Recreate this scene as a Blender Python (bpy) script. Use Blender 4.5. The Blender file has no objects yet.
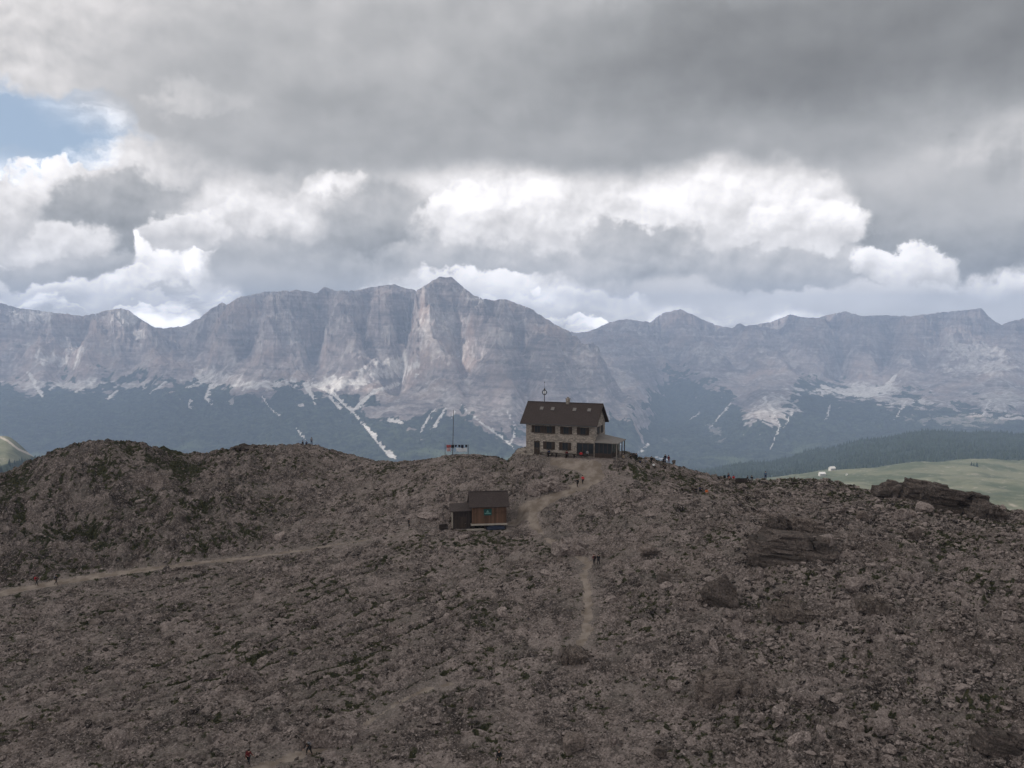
import bpy, bmesh, math, random
import numpy as np
from mathutils import Vector, Matrix

S = bpy.context.scene
COL = S.collection
R = math.radians
RNG = random.Random(7)

# ------------------------------------------------------------------ camera
W, H, F = 1024, 768, 887.0
EYE = np.array([0.0, 0.0, 60.0])
HORIZON = 320.0
PITCH = math.atan((384 - HORIZON) / F)
cam = bpy.data.cameras.new('camera')
cam.sensor_width = 36.0
cam.lens = 36.0 * F / W
cam.clip_start = 0.5
cam.clip_end = 60000
co = bpy.data.objects.new('camera', cam)
COL.objects.link(co)
co.location = EYE
co.rotation_euler = (math.pi / 2 - PITCH, 0, 0)
S.camera = co
CP, SP = math.cos(PITCH), math.sin(PITCH)


def ray(u, v):
    """Direction through a pixel of the photograph, scaled to a forward distance of 1 m."""
    a, b = (u - W / 2) / F, (H / 2 - v) / F
    d = np.array([a, CP + b * SP, -SP + b * CP])
    return d / d[1]


def at(u, v, Y):
    return EYE + ray(u, v) * Y


def project(x, y, z):
    """World points to photograph pixels (for laying out terrain features)."""
    x, y, z = x - EYE[0], y - EYE[1], z - EYE[2]
    fz = y * CP - z * SP
    up = y * SP + z * CP
    return W / 2 + F * x / fz, H / 2 - F * up / fz


# ------------------------------------------------------------------ world, sun, exposure
SUN_EL, SUN_AZ = R(43), R(250)      # azimuth clockwise from +Y: behind the camera, to the left
SUN_DIR = np.array([math.cos(SUN_EL) * math.sin(SUN_AZ), math.cos(SUN_EL) * math.cos(SUN_AZ), math.sin(SUN_EL)])
sd = bpy.data.lights.new('sun', 'SUN')
sd.energy = 4.8
sd.angle = R(0.6)
sd.color = (1.0, 0.95, 0.88)
so = bpy.data.objects.new('sun', sd)
COL.objects.link(so)
so.rotation_euler = Vector(-SUN_DIR).to_track_quat('-Z', 'Y').to_euler()
so.location = (0, -50, 300)

S.view_settings.view_transform = 'Standard'
S.view_settings.look = 'None'
S.view_settings.exposure = 0
S.view_settings.gamma = 1
S.view_settings.use_curve_mapping = False
S.render.engine = 'CYCLES'
S.cycles.use_denoising = True
S.cycles.max_bounces = 5
S.cycles.diffuse_bounces = 3
S.cycles.volume_bounces = 1
S.cycles.transparent_max_bounces = 8
S.cycles.caustics_reflective = S.cycles.caustics_refractive = False


class NT:
    """Tiny helper for building node trees."""
    def __init__(s, tree):
        s.t = tree
        s.n = tree.nodes
        s.l = tree.links

    def put(s, sock, v):
        if isinstance(v, bpy.types.NodeSocket):
            s.l.new(v, sock)
        elif v is not None:
            if sock.type == 'RGBA' and len(v) == 3:
                v = (*v, 1)
            sock.default_value = v

    def m(s, op, a, b=None, c=None, clamp=False):
        n = s.n.new('ShaderNodeMath')
        n.operation = op
        n.use_clamp = clamp
        for i, v in enumerate((a, b, c)):
            s.put(n.inputs[i], v)
        return n.outputs[0]

    def vm(s, op, a, b=None, scale=None):
        n = s.n.new('ShaderNodeVectorMath')
        n.operation = op
        s.put(n.inputs[0], a)
        if b is not None:
            s.put(n.inputs[1], b)
        if scale is not None:
            s.put(n.inputs['Scale'], scale)
        return n.outputs['Value'] if op in ('LENGTH', 'DOT_PRODUCT', 'DISTANCE') else n.outputs[0]

    def vm_madd(s, a, b, c):
        n = s.n.new('ShaderNodeVectorMath')
        n.operation = 'MULTIPLY_ADD'
        s.put(n.inputs[0], a)
        n.inputs[1].default_value = b
        n.inputs[2].default_value = c
        return n.outputs[0]

    def mix(s, f, a, b):
        n = s.n.new('ShaderNodeMix')
        n.data_type = 'RGBA'
        s.put(n.inputs[0], f)
        s.put(n.inputs[6], a)
        s.put(n.inputs[7], b)
        return n.outputs[2]

    def ramp(s, v, lo, hi, a=0.0, b=1.0):
        n = s.n.new('ShaderNodeMapRange')
        n.interpolation_type = 'SMOOTHSTEP'
        s.put(n.inputs[0], v)
        s.put(n.inputs[1], lo)
        s.put(n.inputs[2], hi)
        s.put(n.inputs[3], a)
        s.put(n.inputs[4], b)
        return n.outputs[0]

    def noise(s, vec, scale, detail=4, rough=0.55, dist=0.0, color=False):
        n = s.n.new('ShaderNodeTexNoise')
        s.put(n.inputs['Vector'], vec)
        s.put(n.inputs['Scale'], scale)
        n.inputs['Detail'].default_value = detail
        n.inputs['Roughness'].default_value = rough
        n.inputs['Distortion'].default_value = dist
        return n.outputs['Color' if color else 'Fac']

    def comb(s, x, y, z):
        n = s.n.new('ShaderNodeCombineXYZ')
        for i, v in enumerate((x, y, z)):
            s.put(n.inputs[i], v)
        return n.outputs[0]

    def sep(s, v):
        n = s.n.new('ShaderNodeSeparateXYZ')
        s.put(n.inputs[0], v)
        return n.outputs


def ang(u, v):
    d = ray(u, v)
    return math.atan2(d[0], d[1]), math.atan2(d[2], math.hypot(d[0], d[1]))


SKY = 0.1
world = bpy.data.worlds.new('World')
S.world = world
world.use_nodes = True
world.node_tree.nodes.clear()
w = NT(world.node_tree)
out = w.n.new('ShaderNodeOutputWorld')
bg = w.n.new('ShaderNodeBackground')
bg.inputs['Strength'].default_value = SKY
w.l.new(bg.outputs[0], out.inputs[0])
sky = w.n.new('ShaderNodeTexSky')
sky.sky_type = 'NISHITA'
sky.sun_disc = False
sky.sun_elevation = SUN_EL
sky.sun_rotation = SUN_AZ
sky.altitude = 2600
tc = w.n.new('ShaderNodeTexCoord')
dx, dy, dz = w.sep(tc.outputs['Generated'])
az = w.m('ARCTAN2', dx, dy)
el = w.m('ARCSINE', dz)
flat = w.comb(az, el, 0.0)
# billow noise that bends every cloud outline
warp_a = w.noise(w.comb(az, w.m('MULTIPLY', el, 1.25), 0.0), 5.5, 6, 0.52, color=True)
warp_b = w.noise(flat, 22.0, 8, 0.60, color=True)
wa = w.vm('SUBTRACT', warp_a, (0.5, 0.5, 0.5))
wb = w.vm('SUBTRACT', warp_b, (0.5, 0.5, 0.5))
soft = w.vm('ADD', flat, w.vm('ADD', w.vm('MULTIPLY', wa, (0.15, 0.10, 0)), w.vm('MULTIPLY', wb, (0.03, 0.024, 0))))
puff = w.vm('ADD', w.vm('ADD', flat, w.vm('MULTIPLY', wa, (0.06, 0.055, 0))), w.vm('MULTIPLY', wb, (0.080, 0.070, 0)))
# relief: the same noise seen a little towards the light gives lit and shaded sides
n0 = w.noise(w.comb(az, w.m('MULTIPLY', el, 1.25), 3.3), 10.0, 4, 0.5)
n1 = w.noise(w.comb(w.m('SUBTRACT', az, 0.012), w.m('MULTIPLY', w.m('ADD', el, 0.018), 1.25), 3.3), 10.0, 4, 0.5)
m0 = w.noise(w.vm('ADD', flat, w.vm('MULTIPLY', wb, (0.02, 0.02, 0))), 30.0, 3, 0.5)
m1 = w.noise(w.vm('ADD', w.vm('ADD', flat, (-0.005, 0.007, 0)), w.vm('MULTIPLY', wb, (0.02, 0.02, 0))), 30.0, 3, 0.5)
broad = w.m('MULTIPLY', w.m('SUBTRACT', n0, n1), 0.9)
relief = w.m('MULTIPLY_ADD', w.m('SUBTRACT', m0, m1), 0.62, broad)
lump = w.m('SUBTRACT', w.noise(w.comb(az, w.m('MULTIPLY', el, 1.5), 8.1), 4.0, 4, 0.5), 0.5)
band = w.m('SUBTRACT', w.noise(w.vm('ADD', w.comb(az, w.m('MULTIPLY', el, 3.0), 1.7), w.vm('MULTIPLY', wb, (0.06, 0.10, 0))), 9.0, 6, 0.58), 0.5)

GREY_W, GREY_C = np.array([1.015, 0.985, 0.985]), np.array([0.97, 0.985, 1.01])


# the clouds are kept as one brightness and one opacity; colour comes at the end
rel_puff = w.m('MULTIPLY_ADD', relief, 1.25, 1.0)
rel_soft = w.m('MULTIPLY_ADD', broad, 0.8, 1.0)
# far bands near the horizon
hz = w.ramp(w.m('MULTIPLY_ADD', band, 0.05, el), 0.165, 0.12)
lum = w.m('MULTIPLY', w.ramp(band, -0.10, 0.12, 0.78, 2.5), rel_puff)
# general cover everywhere but in the blue gap on the left
a0, e0 = ang(4, 153)


def around(p, a, e, ra, re_):
    return w.vm_madd(p, (1 / ra, 1 / re_, 0), (-a / ra, -e / re_, 0))


hole = w.vm('LENGTH', around(puff, a0, e0, 118 / F, 76 / F))
cover = w.m('MULTIPLY', w.ramp(hole, 0.8, 1.15), w.ramp(el, 0.09, 0.16))
over = w.m('MULTIPLY', w.ramp(lump, -0.2, 0.2, 0.50, 0.68), rel_puff)
lum = w.m('MULTIPLY_ADD', cover, w.m('SUBTRACT', over, lum), lum)
opaque = w.m('MAXIMUM', w.m('MAXIMUM', hz, cover), w.ramp(az, -0.40, -0.34))


def cloud(u, v, ru, rv, top, base, soft_edge, warp='puff'):
    """One cloud: elliptical, outline broken by noise, lit from above (top) to its base."""
    global lum, opaque
    a, e = ang(u, v)
    q = around(puff if warp == 'puff' else soft, a, e, ru / F, rv / F)
    k = 0.45 if warp == 'puff' else 0.85
    mask = w.ramp(w.vm('LENGTH', q), 1 + soft_edge * k, 1 - soft_edge * k)
    c = w.ramp(w.m('MULTIPLY_ADD', lump, 1.5, w.sep(q)[1]), -0.75, 0.75, base, top)
    c = w.m('MULTIPLY', c, rel_puff if warp == 'puff' else rel_soft)
    lum = w.m('MULTIPLY_ADD', mask, w.m('SUBTRACT', c, lum), lum)
    if u < 460:
        opaque = w.m('MAXIMUM', opaque, mask)


#     u    v    ru   rv   top  base edge  outline amount relief
for c in [
    (60, 10, 210, 70, 0.88, 0.68, 0.3, 'puff'),
    (75, 195, 60, 26, 1.05, 0.74, 0.25, 'puff'),
    (-10, 203, 44, 20, 1.0, 0.74, 0.3, 'puff'),
    (40, 245, 120, 32, 0.74, 0.58, 0.4, 'puff'),
    (480, 228, 190, 66, 1.02, 0.76, 0.35, 'soft'),
    (690, 235, 210, 78, 1.12, 0.81, 0.35, 'soft'),
    (860, 240, 130, 62, 1.02, 0.76, 0.4, 'soft'),
    (215, 195, 120, 52, 0.89, 0.65, 0.4, 'puff'),
    (130, 214, 84, 34, 0.50, 0.37, 0.35, 'puff'),
    (332, 198, 34, 30, 1.5, 1.1, 0.25, 'puff'),
    (350, 245, 28, 24, 1.23, 0.96, 0.4, 'puff'),
    (270, 225, 90, 42, 0.90, 0.66, 0.45, 'puff'),
    (165, 258, 28, 28, 1.6, 1.15, 0.25, 'puff'),
    (228, 277, 42, 22, 1.7, 1.2, 0.22, 'puff'),
    (28, 268, 46, 16, 1.5, 1.0, 0.25, 'puff'),
    (95, 282, 60, 13, 1.5, 1.1, 0.3, 'puff'),
    (120, 300, 50, 8, 1.2, 0.95, 0.3, 'puff'),
    (505, 300, 40, 12, 1.7, 1.2, 0.25, 'puff'),
    (590, 312, 60, 12, 1.4, 1.0, 0.3, 'puff'),
    (60, 238, 40, 16, 0.95, 0.72, 0.6, 'puff'),
    (195, 232, 42, 22, 1.05, 0.75, 0.3, 'puff'),
    (262, 218, 40, 26, 1.05, 0.7, 0.3, 'puff'),
    (300, 270, 82, 36, 0.52, 0.44, 0.35, 'puff'),
    (390, 224, 66, 40, 0.54, 0.39, 0.8, 'puff'),
    (510, 222, 90, 40, 1.16, 0.81, 0.35, 'puff'),
    (560, 262, 210, 22, 0.66, 0.54, 0.5, 'puff'),
    (720, 286, 110, 16, 0.87, 0.81, 0.5, 'soft'),
    (480, 282, 60, 12, 1.35, 1.24, 0.5, 'puff'),
    (600, 300, 50, 10, 1.37, 1.26, 0.5, 'puff'),
    (900, 285, 140, 30, 0.98, 0.87, 0.45, 'soft'),
    (985, 275, 64, 28, 1.4, 0.95, 0.3, 'puff'),
    (965, 208, 108, 56, 0.46, 0.33, 0.28, 'puff'),
    (285, 284, 62, 20, 0.62, 0.50, 0.5, 'soft'),
    (930, 308, 90, 20, 0.85, 0.72, 0.5, 'soft'),
    (880, 312, 160, 16, 1.01, 0.96, 0.6, 'soft'),
    (960, 155, 120, 55, 0.65, 0.54, 0.5, 'soft'),
    (1005, 125, 60, 40, 0.79, 0.59, 0.5, 'puff'),
    (335, 118, 215, 58, 0.70, 0.46, 0.35, 'soft'),
    (205, 104, 40, 14, 0.88, 0.70, 0.5, 'puff'),
    (560, 215, 60, 34, 1.15, 0.85, 0.35, 'puff'),
    (720, 200, 110, 34, 1.15, 0.90, 0.35, 'puff'),
    (640, 235, 60, 26, 0.62, 0.50, 0.45, 'puff'),
    (790, 268, 90, 22, 0.62, 0.52, 0.4, 'puff'),
    (60, 262, 60, 14, 0.60, 0.50, 0.45, 'puff'),
    (640, 205, 46, 26, 1.25, 0.95, 0.3, 'puff'),
    (470, 210, 50, 24, 1.2, 0.9, 0.3, 'puff'),
    (800, 225, 60, 26, 1.2, 0.85, 0.3, 'puff'),
    (905, 262, 46, 18, 1.15, 0.85, 0.3, 'puff'),
    (640, 90, 430, 86, 0.48, 0.40, 0.3, 'soft'),
    (360, 45, 220, 62, 0.54, 0.46, 0.6, 'soft'),
    (920, 22, 330, 66, 0.29, 0.23, 0.6, 'soft'),
]:
    cloud(*c)
# overhead (above the picture) a closed grey deck
up_ = w.ramp(w.m('MULTIPLY_ADD', lump, 0.12, el), 0.36, 0.55)
lum = w.m('MULTIPLY_ADD', up_, w.m('SUBTRACT', w.ramp(lump, -0.2, 0.2, 0.34, 0.46), lum), lum)
opaque = w.m('MAXIMUM', opaque, up_)
tint = w.mix(w.ramp(lum, 0.3, 0.8), tuple(float(x) / SKY for x in GREY_C), tuple(float(x) / SKY for x in GREY_W))
cloudy = w.vm('SCALE', tint, scale=lum)
clear = w.mix(0.75, sky.outputs[0], (4.5, 5.7, 7.3))
col = w.mix(opaque, clear, cloudy)
col = w.mix(w.ramp(el, 0.0, -0.05), col, (0.9, 0.95, 0.9))
w.l.new(col, bg.inputs['Color'])
world.cycles.sampling_method = 'MANUAL'
world.cycles.sample_map_resolution = 512

# ------------------------------------------------------------------ naming helpers
def tag(o, label=None, cat=None, group=None, kind=None):
    for k, v in (('label', label), ('category', cat), ('group', group), ('kind', kind)):
        if v:
            o[k] = v
    return o


def thing(name, label, cat, loc=(0, 0, 0), rz=0.0, group=None):
    o = bpy.data.objects.new(name, None)
    o.empty_display_size = 0.3
    COL.objects.link(o)
    o.location = [float(c) for c in loc]
    o.rotation_euler = (0, 0, rz)
    return tag(o, label, cat, group)


def np_mesh(name, verts, faces, mats, smooth=False, attrs=None, mat_idx=None):
    """Mesh from numpy arrays; faces is (n, 3) or (n, 4)."""
    verts = np.ascontiguousarray(verts, np.float32)
    faces = np.ascontiguousarray(faces, np.int32)
    k = faces.shape[1]
    me = bpy.data.meshes.new(name)
    me.vertices.add(len(verts))
    me.vertices.foreach_set('co', verts.ravel())
    me.loops.add(faces.size)
    me.loops.foreach_set('vertex_index', faces.ravel())
    me.polygons.add(len(faces))
    me.polygons.foreach_set('loop_start', np.arange(0, faces.size, k, dtype=np.int32))
    if smooth:
        me.polygons.foreach_set('use_smooth', np.ones(len(faces), bool))
    else:
        me.polygons.foreach_set('use_smooth', np.zeros(len(faces), bool))
    if mat_idx is not None:
        me.polygons.foreach_set('material_index', np.ascontiguousarray(mat_idx, np.int32))
    for nm, arr in (attrs or {}).items():
        a = me.attributes.new(nm, 'FLOAT', 'POINT')
        a.data.foreach_set('value', np.ascontiguousarray(arr, np.float32))
    me.update(calc_edges=True)
    for m in (mats if isinstance(mats, (list, tuple)) else [mats]):
        me.materials.append(m)
    o = bpy.data.objects.new(name, me)
    COL.objects.link(o)
    return o


def compact(verts, faces, keep, attrs):
    f = faces[keep]
    used = np.unique(f)
    remap = np.zeros(len(verts), np.int64)
    remap[used] = np.arange(len(used))
    return verts[used], remap[f], {k: a[used] for k, a in attrs.items()}


def grid_faces(nr, nc):
    i = np.arange(nr - 1)[:, None] * nc + np.arange(nc - 1)[None, :]
    return np.stack([i, i + 1, i + nc + 1, i + nc], -1).reshape(-1, 4)


# ------------------------------------------------------------------ numpy noise
def _hash(ix, iy, seed):
    h = (ix.astype(np.int64) * 374761393 + iy.astype(np.int64) * 668265263 + seed * 974634777) & 0xFFFFFFFF
    h = ((h ^ (h >> 13)) * 1274126177) & 0xFFFFFFFF
    h = ((h ^ (h >> 16)) * 2246822519) & 0xFFFFFFFF
    return (h ^ (h >> 15)) & 0xFFFFFFFF


def rnd(ix, iy, seed):
    return _hash(ix, iy, seed).astype(np.float64) / 4294967296.0


def perlin(x, y, seed=0):
    x, y = np.broadcast_arrays(np.asarray(x, float), np.asarray(y, float))
    ix, iy = np.floor(x).astype(np.int64), np.floor(y).astype(np.int64)
    fx, fy = x - ix, y - iy
    u = fx * fx * fx * (fx * (fx * 6 - 15) + 10)
    v = fy * fy * fy * (fy * (fy * 6 - 15) + 10)

    def g(a, b):
        t = rnd(ix + a, iy + b, seed) * (2 * math.pi)
        return np.cos(t) * (fx - a) + np.sin(t) * (fy - b)
    n0 = g(0, 0) * (1 - u) + g(1, 0) * u
    n1 = g(0, 1) * (1 - u) + g(1, 1) * u
    return (n0 * (1 - v) + n1 * v) * 1.5


def fbm(x, y, octv=4, seed=0, gain=0.5, lac=2.03):
    s, a, t = 0.0, 1.0, 0.0
    for k in range(octv):
        s = s + a * perlin(x * lac ** k, y * lac ** k, seed + k * 17)
        t += a
        a *= gain
    return s / t


def ridged(x, y, octv=4, seed=0, gain=0.5, lac=2.07):
    s, a, t = 0.0, 1.0, 0.0
    for k in range(octv):
        s = s + a * (1 - np.abs(perlin(x * lac ** k, y * lac ** k, seed + k * 17)) * 1.6)
        t += a
        a *= gain
    return s / t


def blocks(x, y, seed):
    """Angular rubble: every cell is a tilted facet with its own height. Returns height, edge distance, cell value."""
    ix, iy = np.floor(x).astype(np.int64), np.floor(y).astype(np.int64)
    d1 = np.full(x.shape, 9.0)
    d2 = np.full(x.shape, 9.0)
    hh = np.zeros(x.shape)
    vv = np.zeros(x.shape)
    for a in (-1, 0, 1):
        for b in (-1, 0, 1):
            cx, cy = ix + a, iy + b
            px = cx + 0.1 + 0.8 * rnd(cx, cy, seed)
            py = cy + 0.1 + 0.8 * rnd(cx, cy, seed + 1)
            ex, ey = x - px, y - py
            d = np.hypot(ex, ey)
            r1, r2, r3 = rnd(cx, cy, seed + 2), rnd(cx, cy, seed + 3), rnd(cx, cy, seed + 4)
            h = r1 * r1 + (r2 - 0.5) * ex * 1.5 + (r3 - 0.5) * ey * 1.5
            near = d < d1
            d2 = np.where(near, d1, np.minimum(d2, d))
            hh = np.where(near, h, hh)
            vv = np.where(near, r3, vv)
            d1 = np.where(near, d, d1)
    return hh, d2 - d1, vv


def smooth(a, b, t):
    t = np.clip((t - a) / (b - a), 0, 1)
    return t * t * (3 - 2 * t)


def poly_dist(px, py, pts):
    """Distance of points to a polyline and the width interpolated along it; pts = (x, y, width)."""
    best = np.full(np.shape(px), 1e9)
    wid = np.zeros(np.shape(px))
    for (x0, y0, w0), (x1, y1, w1) in zip(pts[:-1], pts[1:]):
        vx, vy = x1 - x0, y1 - y0
        L = vx * vx + vy * vy + 1e-9
        t = np.clip(((px - x0) * vx + (py - y0) * vy) / L, 0, 1)
        d = np.hypot(px - x0 - t * vx, py - y0 - t * vy)
        k = d < best
        best = np.where(k, d, best)
        wid = np.where(k, w0 + (w1 - w0) * t, wid)
    return best, wid


# ------------------------------------------------------------------ materials
def mat(name, rough=0.9, spec=0.2):
    m = bpy.data.materials.new(name)
    m.use_nodes = True
    t = NT(m.node_tree)
    b = m.node_tree.nodes['Principled BSDF']
    b.inputs['Roughness'].default_value = rough
    b.inputs['Specular IOR Level'].default_value = spec
    return m, t, b


def attr(t, name):
    n = t.n.new('ShaderNodeAttribute')
    n.attribute_name = name
    return n.outputs['Fac']


def pos(t):
    return t.n.new('ShaderNodeNewGeometry').outputs['Position']


def bump(t, b, h, strength=0.5, dist=0.1):
    n = t.n.new('ShaderNodeBump')
    n.inputs['Strength'].default_value = strength
    n.inputs['Distance'].default_value = dist
    t.l.new(h, n.inputs['Height'])
    t.l.new(n.outputs[0], b.inputs['Normal'])


def plain(name, c, rough=0.85, vary=0.25, scale=6.0, spec=0.2):
    """Simple coloured surface with mottling in object space."""
    m, t, b = mat(name, rough, spec)
    o = t.n.new('ShaderNodeTexCoord').outputs['Object']
    f = t.noise(o, scale, 4, 0.6)
    k = t.m('ADD', 1 - vary, t.m('MULTIPLY', f, 2 * vary))
    t.l.new(t.vm('MULTIPLY', c, t.comb(k, k, k)), b.inputs['Base Color'])
    return m

# ================================================================== the rocky plateau
CTRL = [  # pixel u, v and forward distance of points on the bare ground
    (-120, 800, 84), (150, 800, 82), (400, 800, 82), (650, 800, 82), (900, 800, 80), (1144, 800, 78),
    (-120, 700, 108), (100, 700, 104), (300, 700, 102), (500, 700, 102), (700, 700, 100), (900, 700, 96), (1144, 700, 92),
    (-120, 640, 126), (100, 640, 122), (300, 640, 119), (500, 640, 116), (700, 640, 112), (900, 640, 108), (1144, 640, 102),
    (-120, 612, 138), (0, 593, 143), (160, 568, 151), (330, 546, 157), (-120, 560, 158),
    (500, 588, 134), (700, 590, 126), (900, 590, 120), (1144, 590, 113),
    (430, 530, 157), (480, 530, 158), (525, 526, 159), (480, 541, 153), (400, 536, 156),
    (700, 540, 140), (850, 540, 134), (1000, 540, 129), (1144, 545, 123), (600, 545, 146),
    (60, 522, 172), (130, 482, 182), (200, 512, 173), (250, 482, 186), (100, 441, 193), (45, 453, 191), (0, 473, 188), (-120, 508, 184),
    (155, 447, 196), (195, 454, 201), (230, 448, 204), (270, 445, 206), (310, 445, 208), (345, 453, 208), (385, 461, 207),
    (400, 500, 173), (330, 500, 182), (455, 457, 189), (420, 472, 182), (500, 457.5, 188), (430, 460, 192),
    (560, 462, 177), (580, 485, 167), (540, 501, 163), (620, 472, 171), (650, 490, 164), (595, 458, 177), (640, 457, 181),
    (665, 461, 180), (690, 470, 178), (720, 477, 178), (765, 477.5, 178), (830, 478.5, 174), (870, 489, 169), (940, 492, 160), (1000, 506, 152), (1144, 526, 143),
    (700, 500, 161), (760, 512, 155), (850, 512, 150), (950, 525, 142),
]
_back = []
for u, v, Y in [(-120, 508, 184), (0, 473, 188), (100, 440, 193), (195, 454, 201), (310, 445, 208), (385, 461, 207), (455, 457, 190), (560, 457, 190),
                (640, 457, 184), (690, 470, 180), (765, 478, 180), (830, 480, 176), (940, 492, 162), (1050, 515, 150), (1144, 526, 143)]:
    for dY, dz in ((30, 12), (70, 36), (150, 80)):
        p = at(u, v, Y)
        _back.append((p[0] * (Y + dY) / Y, Y + dY, p[2] - dz))
CP3 = np.array([at(*c) for c in CTRL] + _back)


def tps_fit(P, lam):
    n = len(P)
    s = 50.0
    X = P[:, :2] / s
    r2 = ((X[:, None] - X[None]) ** 2).sum(-1)
    K = 0.5 * r2 * np.log(r2 + 1e-9) + lam * np.eye(n)
    Q = np.c_[np.ones(n), X]
    A = np.block([[K, Q], [Q.T, np.zeros((3, 3))]])
    return X, np.linalg.solve(A, np.r_[P[:, 2], np.zeros(3)]), s


_X, _wt, _s = tps_fit(CP3, 0.02)


def tps(x, y):
    x, y = np.asarray(x, float) / _s, np.asarray(y, float) / _s
    z = _wt[-3] + _wt[-2] * x + _wt[-1] * y
    for (a, b), k in zip(_X, _wt):
        r2 = (x - a) ** 2 + (y - b) ** 2
        z = z + k * 0.5 * r2 * np.log(r2 + 1e-9)
    return z


def march(u, v, fn, y0=62.0, y1=235.0, step=0.4):
    """First point of the ground met by the ray through a pixel."""
    d = ray(u, v)
    Y = np.arange(y0, y1, step)
    z = EYE[2] + d[2] * Y
    g = fn(d[0] * Y, Y)
    hit = np.nonzero(z <= g)[0]
    k = hit[0] if len(hit) else int(np.argmin(z - g))
    return np.array([d[0] * Y[k], Y[k], g[k]])


# ---- flat pads for the buildings
HUT_TH = R(21)
HUT_P = at(594.4, 457.6, 176.5)                    # front corner on the right
HUT_L, HUT_W = 14.6, 8.0
HX = np.array([-math.cos(HUT_TH), math.sin(HUT_TH)])   # along the front, towards the left and away
HY = np.array([math.sin(HUT_TH), math.cos(HUT_TH)])    # along the gable, away
SHED_P = march(489, 529, tps)
PADS = [  # centre, axis, half length, half depth, height, fade
    (HUT_P[:2] + HX * (HUT_L / 2 - 2.5) + HY * HUT_W / 2, HX, HUT_L / 2 + 5.5, HUT_W / 2 + 1.2, HUT_P[2], 4.0),
    (SHED_P[:2] + np.array([-1.2, 1.4]), np.array([1.0, 0.0]), 5.8, 2.6, SHED_P[2], 2.5),
]


def pad_blend(x, y, z):
    for c, ax, hl, hd, h, fade in PADS:
        a = np.abs((x - c[0]) * ax[0] + (y - c[1]) * ax[1]) - hl
        b = np.abs(-(x - c[0]) * ax[1] + (y - c[1]) * ax[0]) - hd
        k = 1 - smooth(0, fade, np.maximum(a, b))
        z = z * (1 - k) + h * k
    return z


def base(x, y):
    return pad_blend(np.asarray(x), np.asarray(y), tps(x, y))


# ---- footpaths: pixels of the photograph carried onto the ground
def path3(pts):
    o = []
    for u, v, wd in pts:
        p = march(u, v, base)
        o.append((p[0], p[1], wd))
    return o


PATHS = [
    path3([(556, 460, 1.1), (573, 464, 1.5), (590, 469, 1.8), (595, 477, 1.7), (578, 487.5, 1.4), (558, 495, 1.2), (540, 504, 1.6), (524, 515, 1.9), (516, 524, 1.4)]),
    path3([(530, 515, 1.2), (540, 530, 0.4), (550, 542, 0.3), (565, 553, 0.3), (586, 560, 0.4), (588, 566, 0.5), (584, 576, 0.4), (588, 592, 0.45), (588, 610, 0.6), (587, 625, 0.5), (584, 640, 0.5), (574, 652, 0.55), (566, 660, 0.3)]),
    path3([(-140, 626, 1.5), (-60, 607, 1.5), (0, 593, 1.4), (70, 580, 1.3), (150, 569, 0.8), (250, 557, 0.5), (330, 546, 0.2), (395, 536, -0.1), (430, 529, -0.3)]),
    path3([(475, 679, -0.2), (430, 688, 0.1), (400, 703, 0.1), (370, 722, 0.2), (340, 742, 0.45), (310, 752, 0.5), (270, 764, 0.5), (200, 790, 0.5)]),
]

xs = np.arange(-160, 170.01, 0.26)
ys = np.concatenate([np.arange(70, 214, 0.24), np.arange(214, 360, 1.4)])
GX, GY = np.meshgrid(xs, ys)
gz0 = base(GX, GY)
pd = np.full(GX.shape, 1e9)
pside = np.full(GX.shape, 1e9)
for p in PATHS:
    d, wd = poly_dist(GX, GY, p)
    pd = np.minimum(pd, d - wd)
edge_n = fbm(GX / 2.2, GY / 2.2, 3, 41)
pmask = smooth(0.45, -0.25, pd + edge_n * 0.9)
calm = smooth(0.1, 2.2, pd)                     # 0 on the path
for c, ax, hl, hd, h, fade in PADS:
    a = np.abs((GX - c[0]) * ax[0] + (GY - c[1]) * ax[1]) - hl
    b = np.abs(-(GX - c[0]) * ax[1] + (GY - c[1]) * ax[0]) - hd
    calm = calm * smooth(-1.2, 1.5, np.maximum(a, b))
PU, PV = project(GX, GY, gz0)
# how broken the rock is: rubble everywhere, the left hill and the right slope rougher
rough = 0.75 + 0.5 * fbm(GX / 22, GY / 22, 3, 5)
left_hill = smooth(380, 180, PU) * smooth(585, 555, PV + (PU - 150) * 0.16)
right_slope = smooth(620, 780, PU)
knoll = np.exp(-(((PU - 545) / 30) ** 2 + ((PV - 483) / 8) ** 2))
rough = np.clip(rough + 0.55 * left_hill + 0.35 * right_slope + 0.8 * knoll, 0.3, 1.9)
big = fbm(GX / 17, GY / 17, 4, 11) * 1.15
# crags: benches and gullies that run down the hill on the left
ca, sa = math.cos(0.55), math.sin(0.55)
crag = ridged((GX * ca + GY * sa) / 11, (-GX * sa + GY * ca) / 24, 4, 23)
crag2 = ridged((GX * ca - GY * sa) / 4.2, (GX * sa + GY * ca) / 9, 3, 29)
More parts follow.
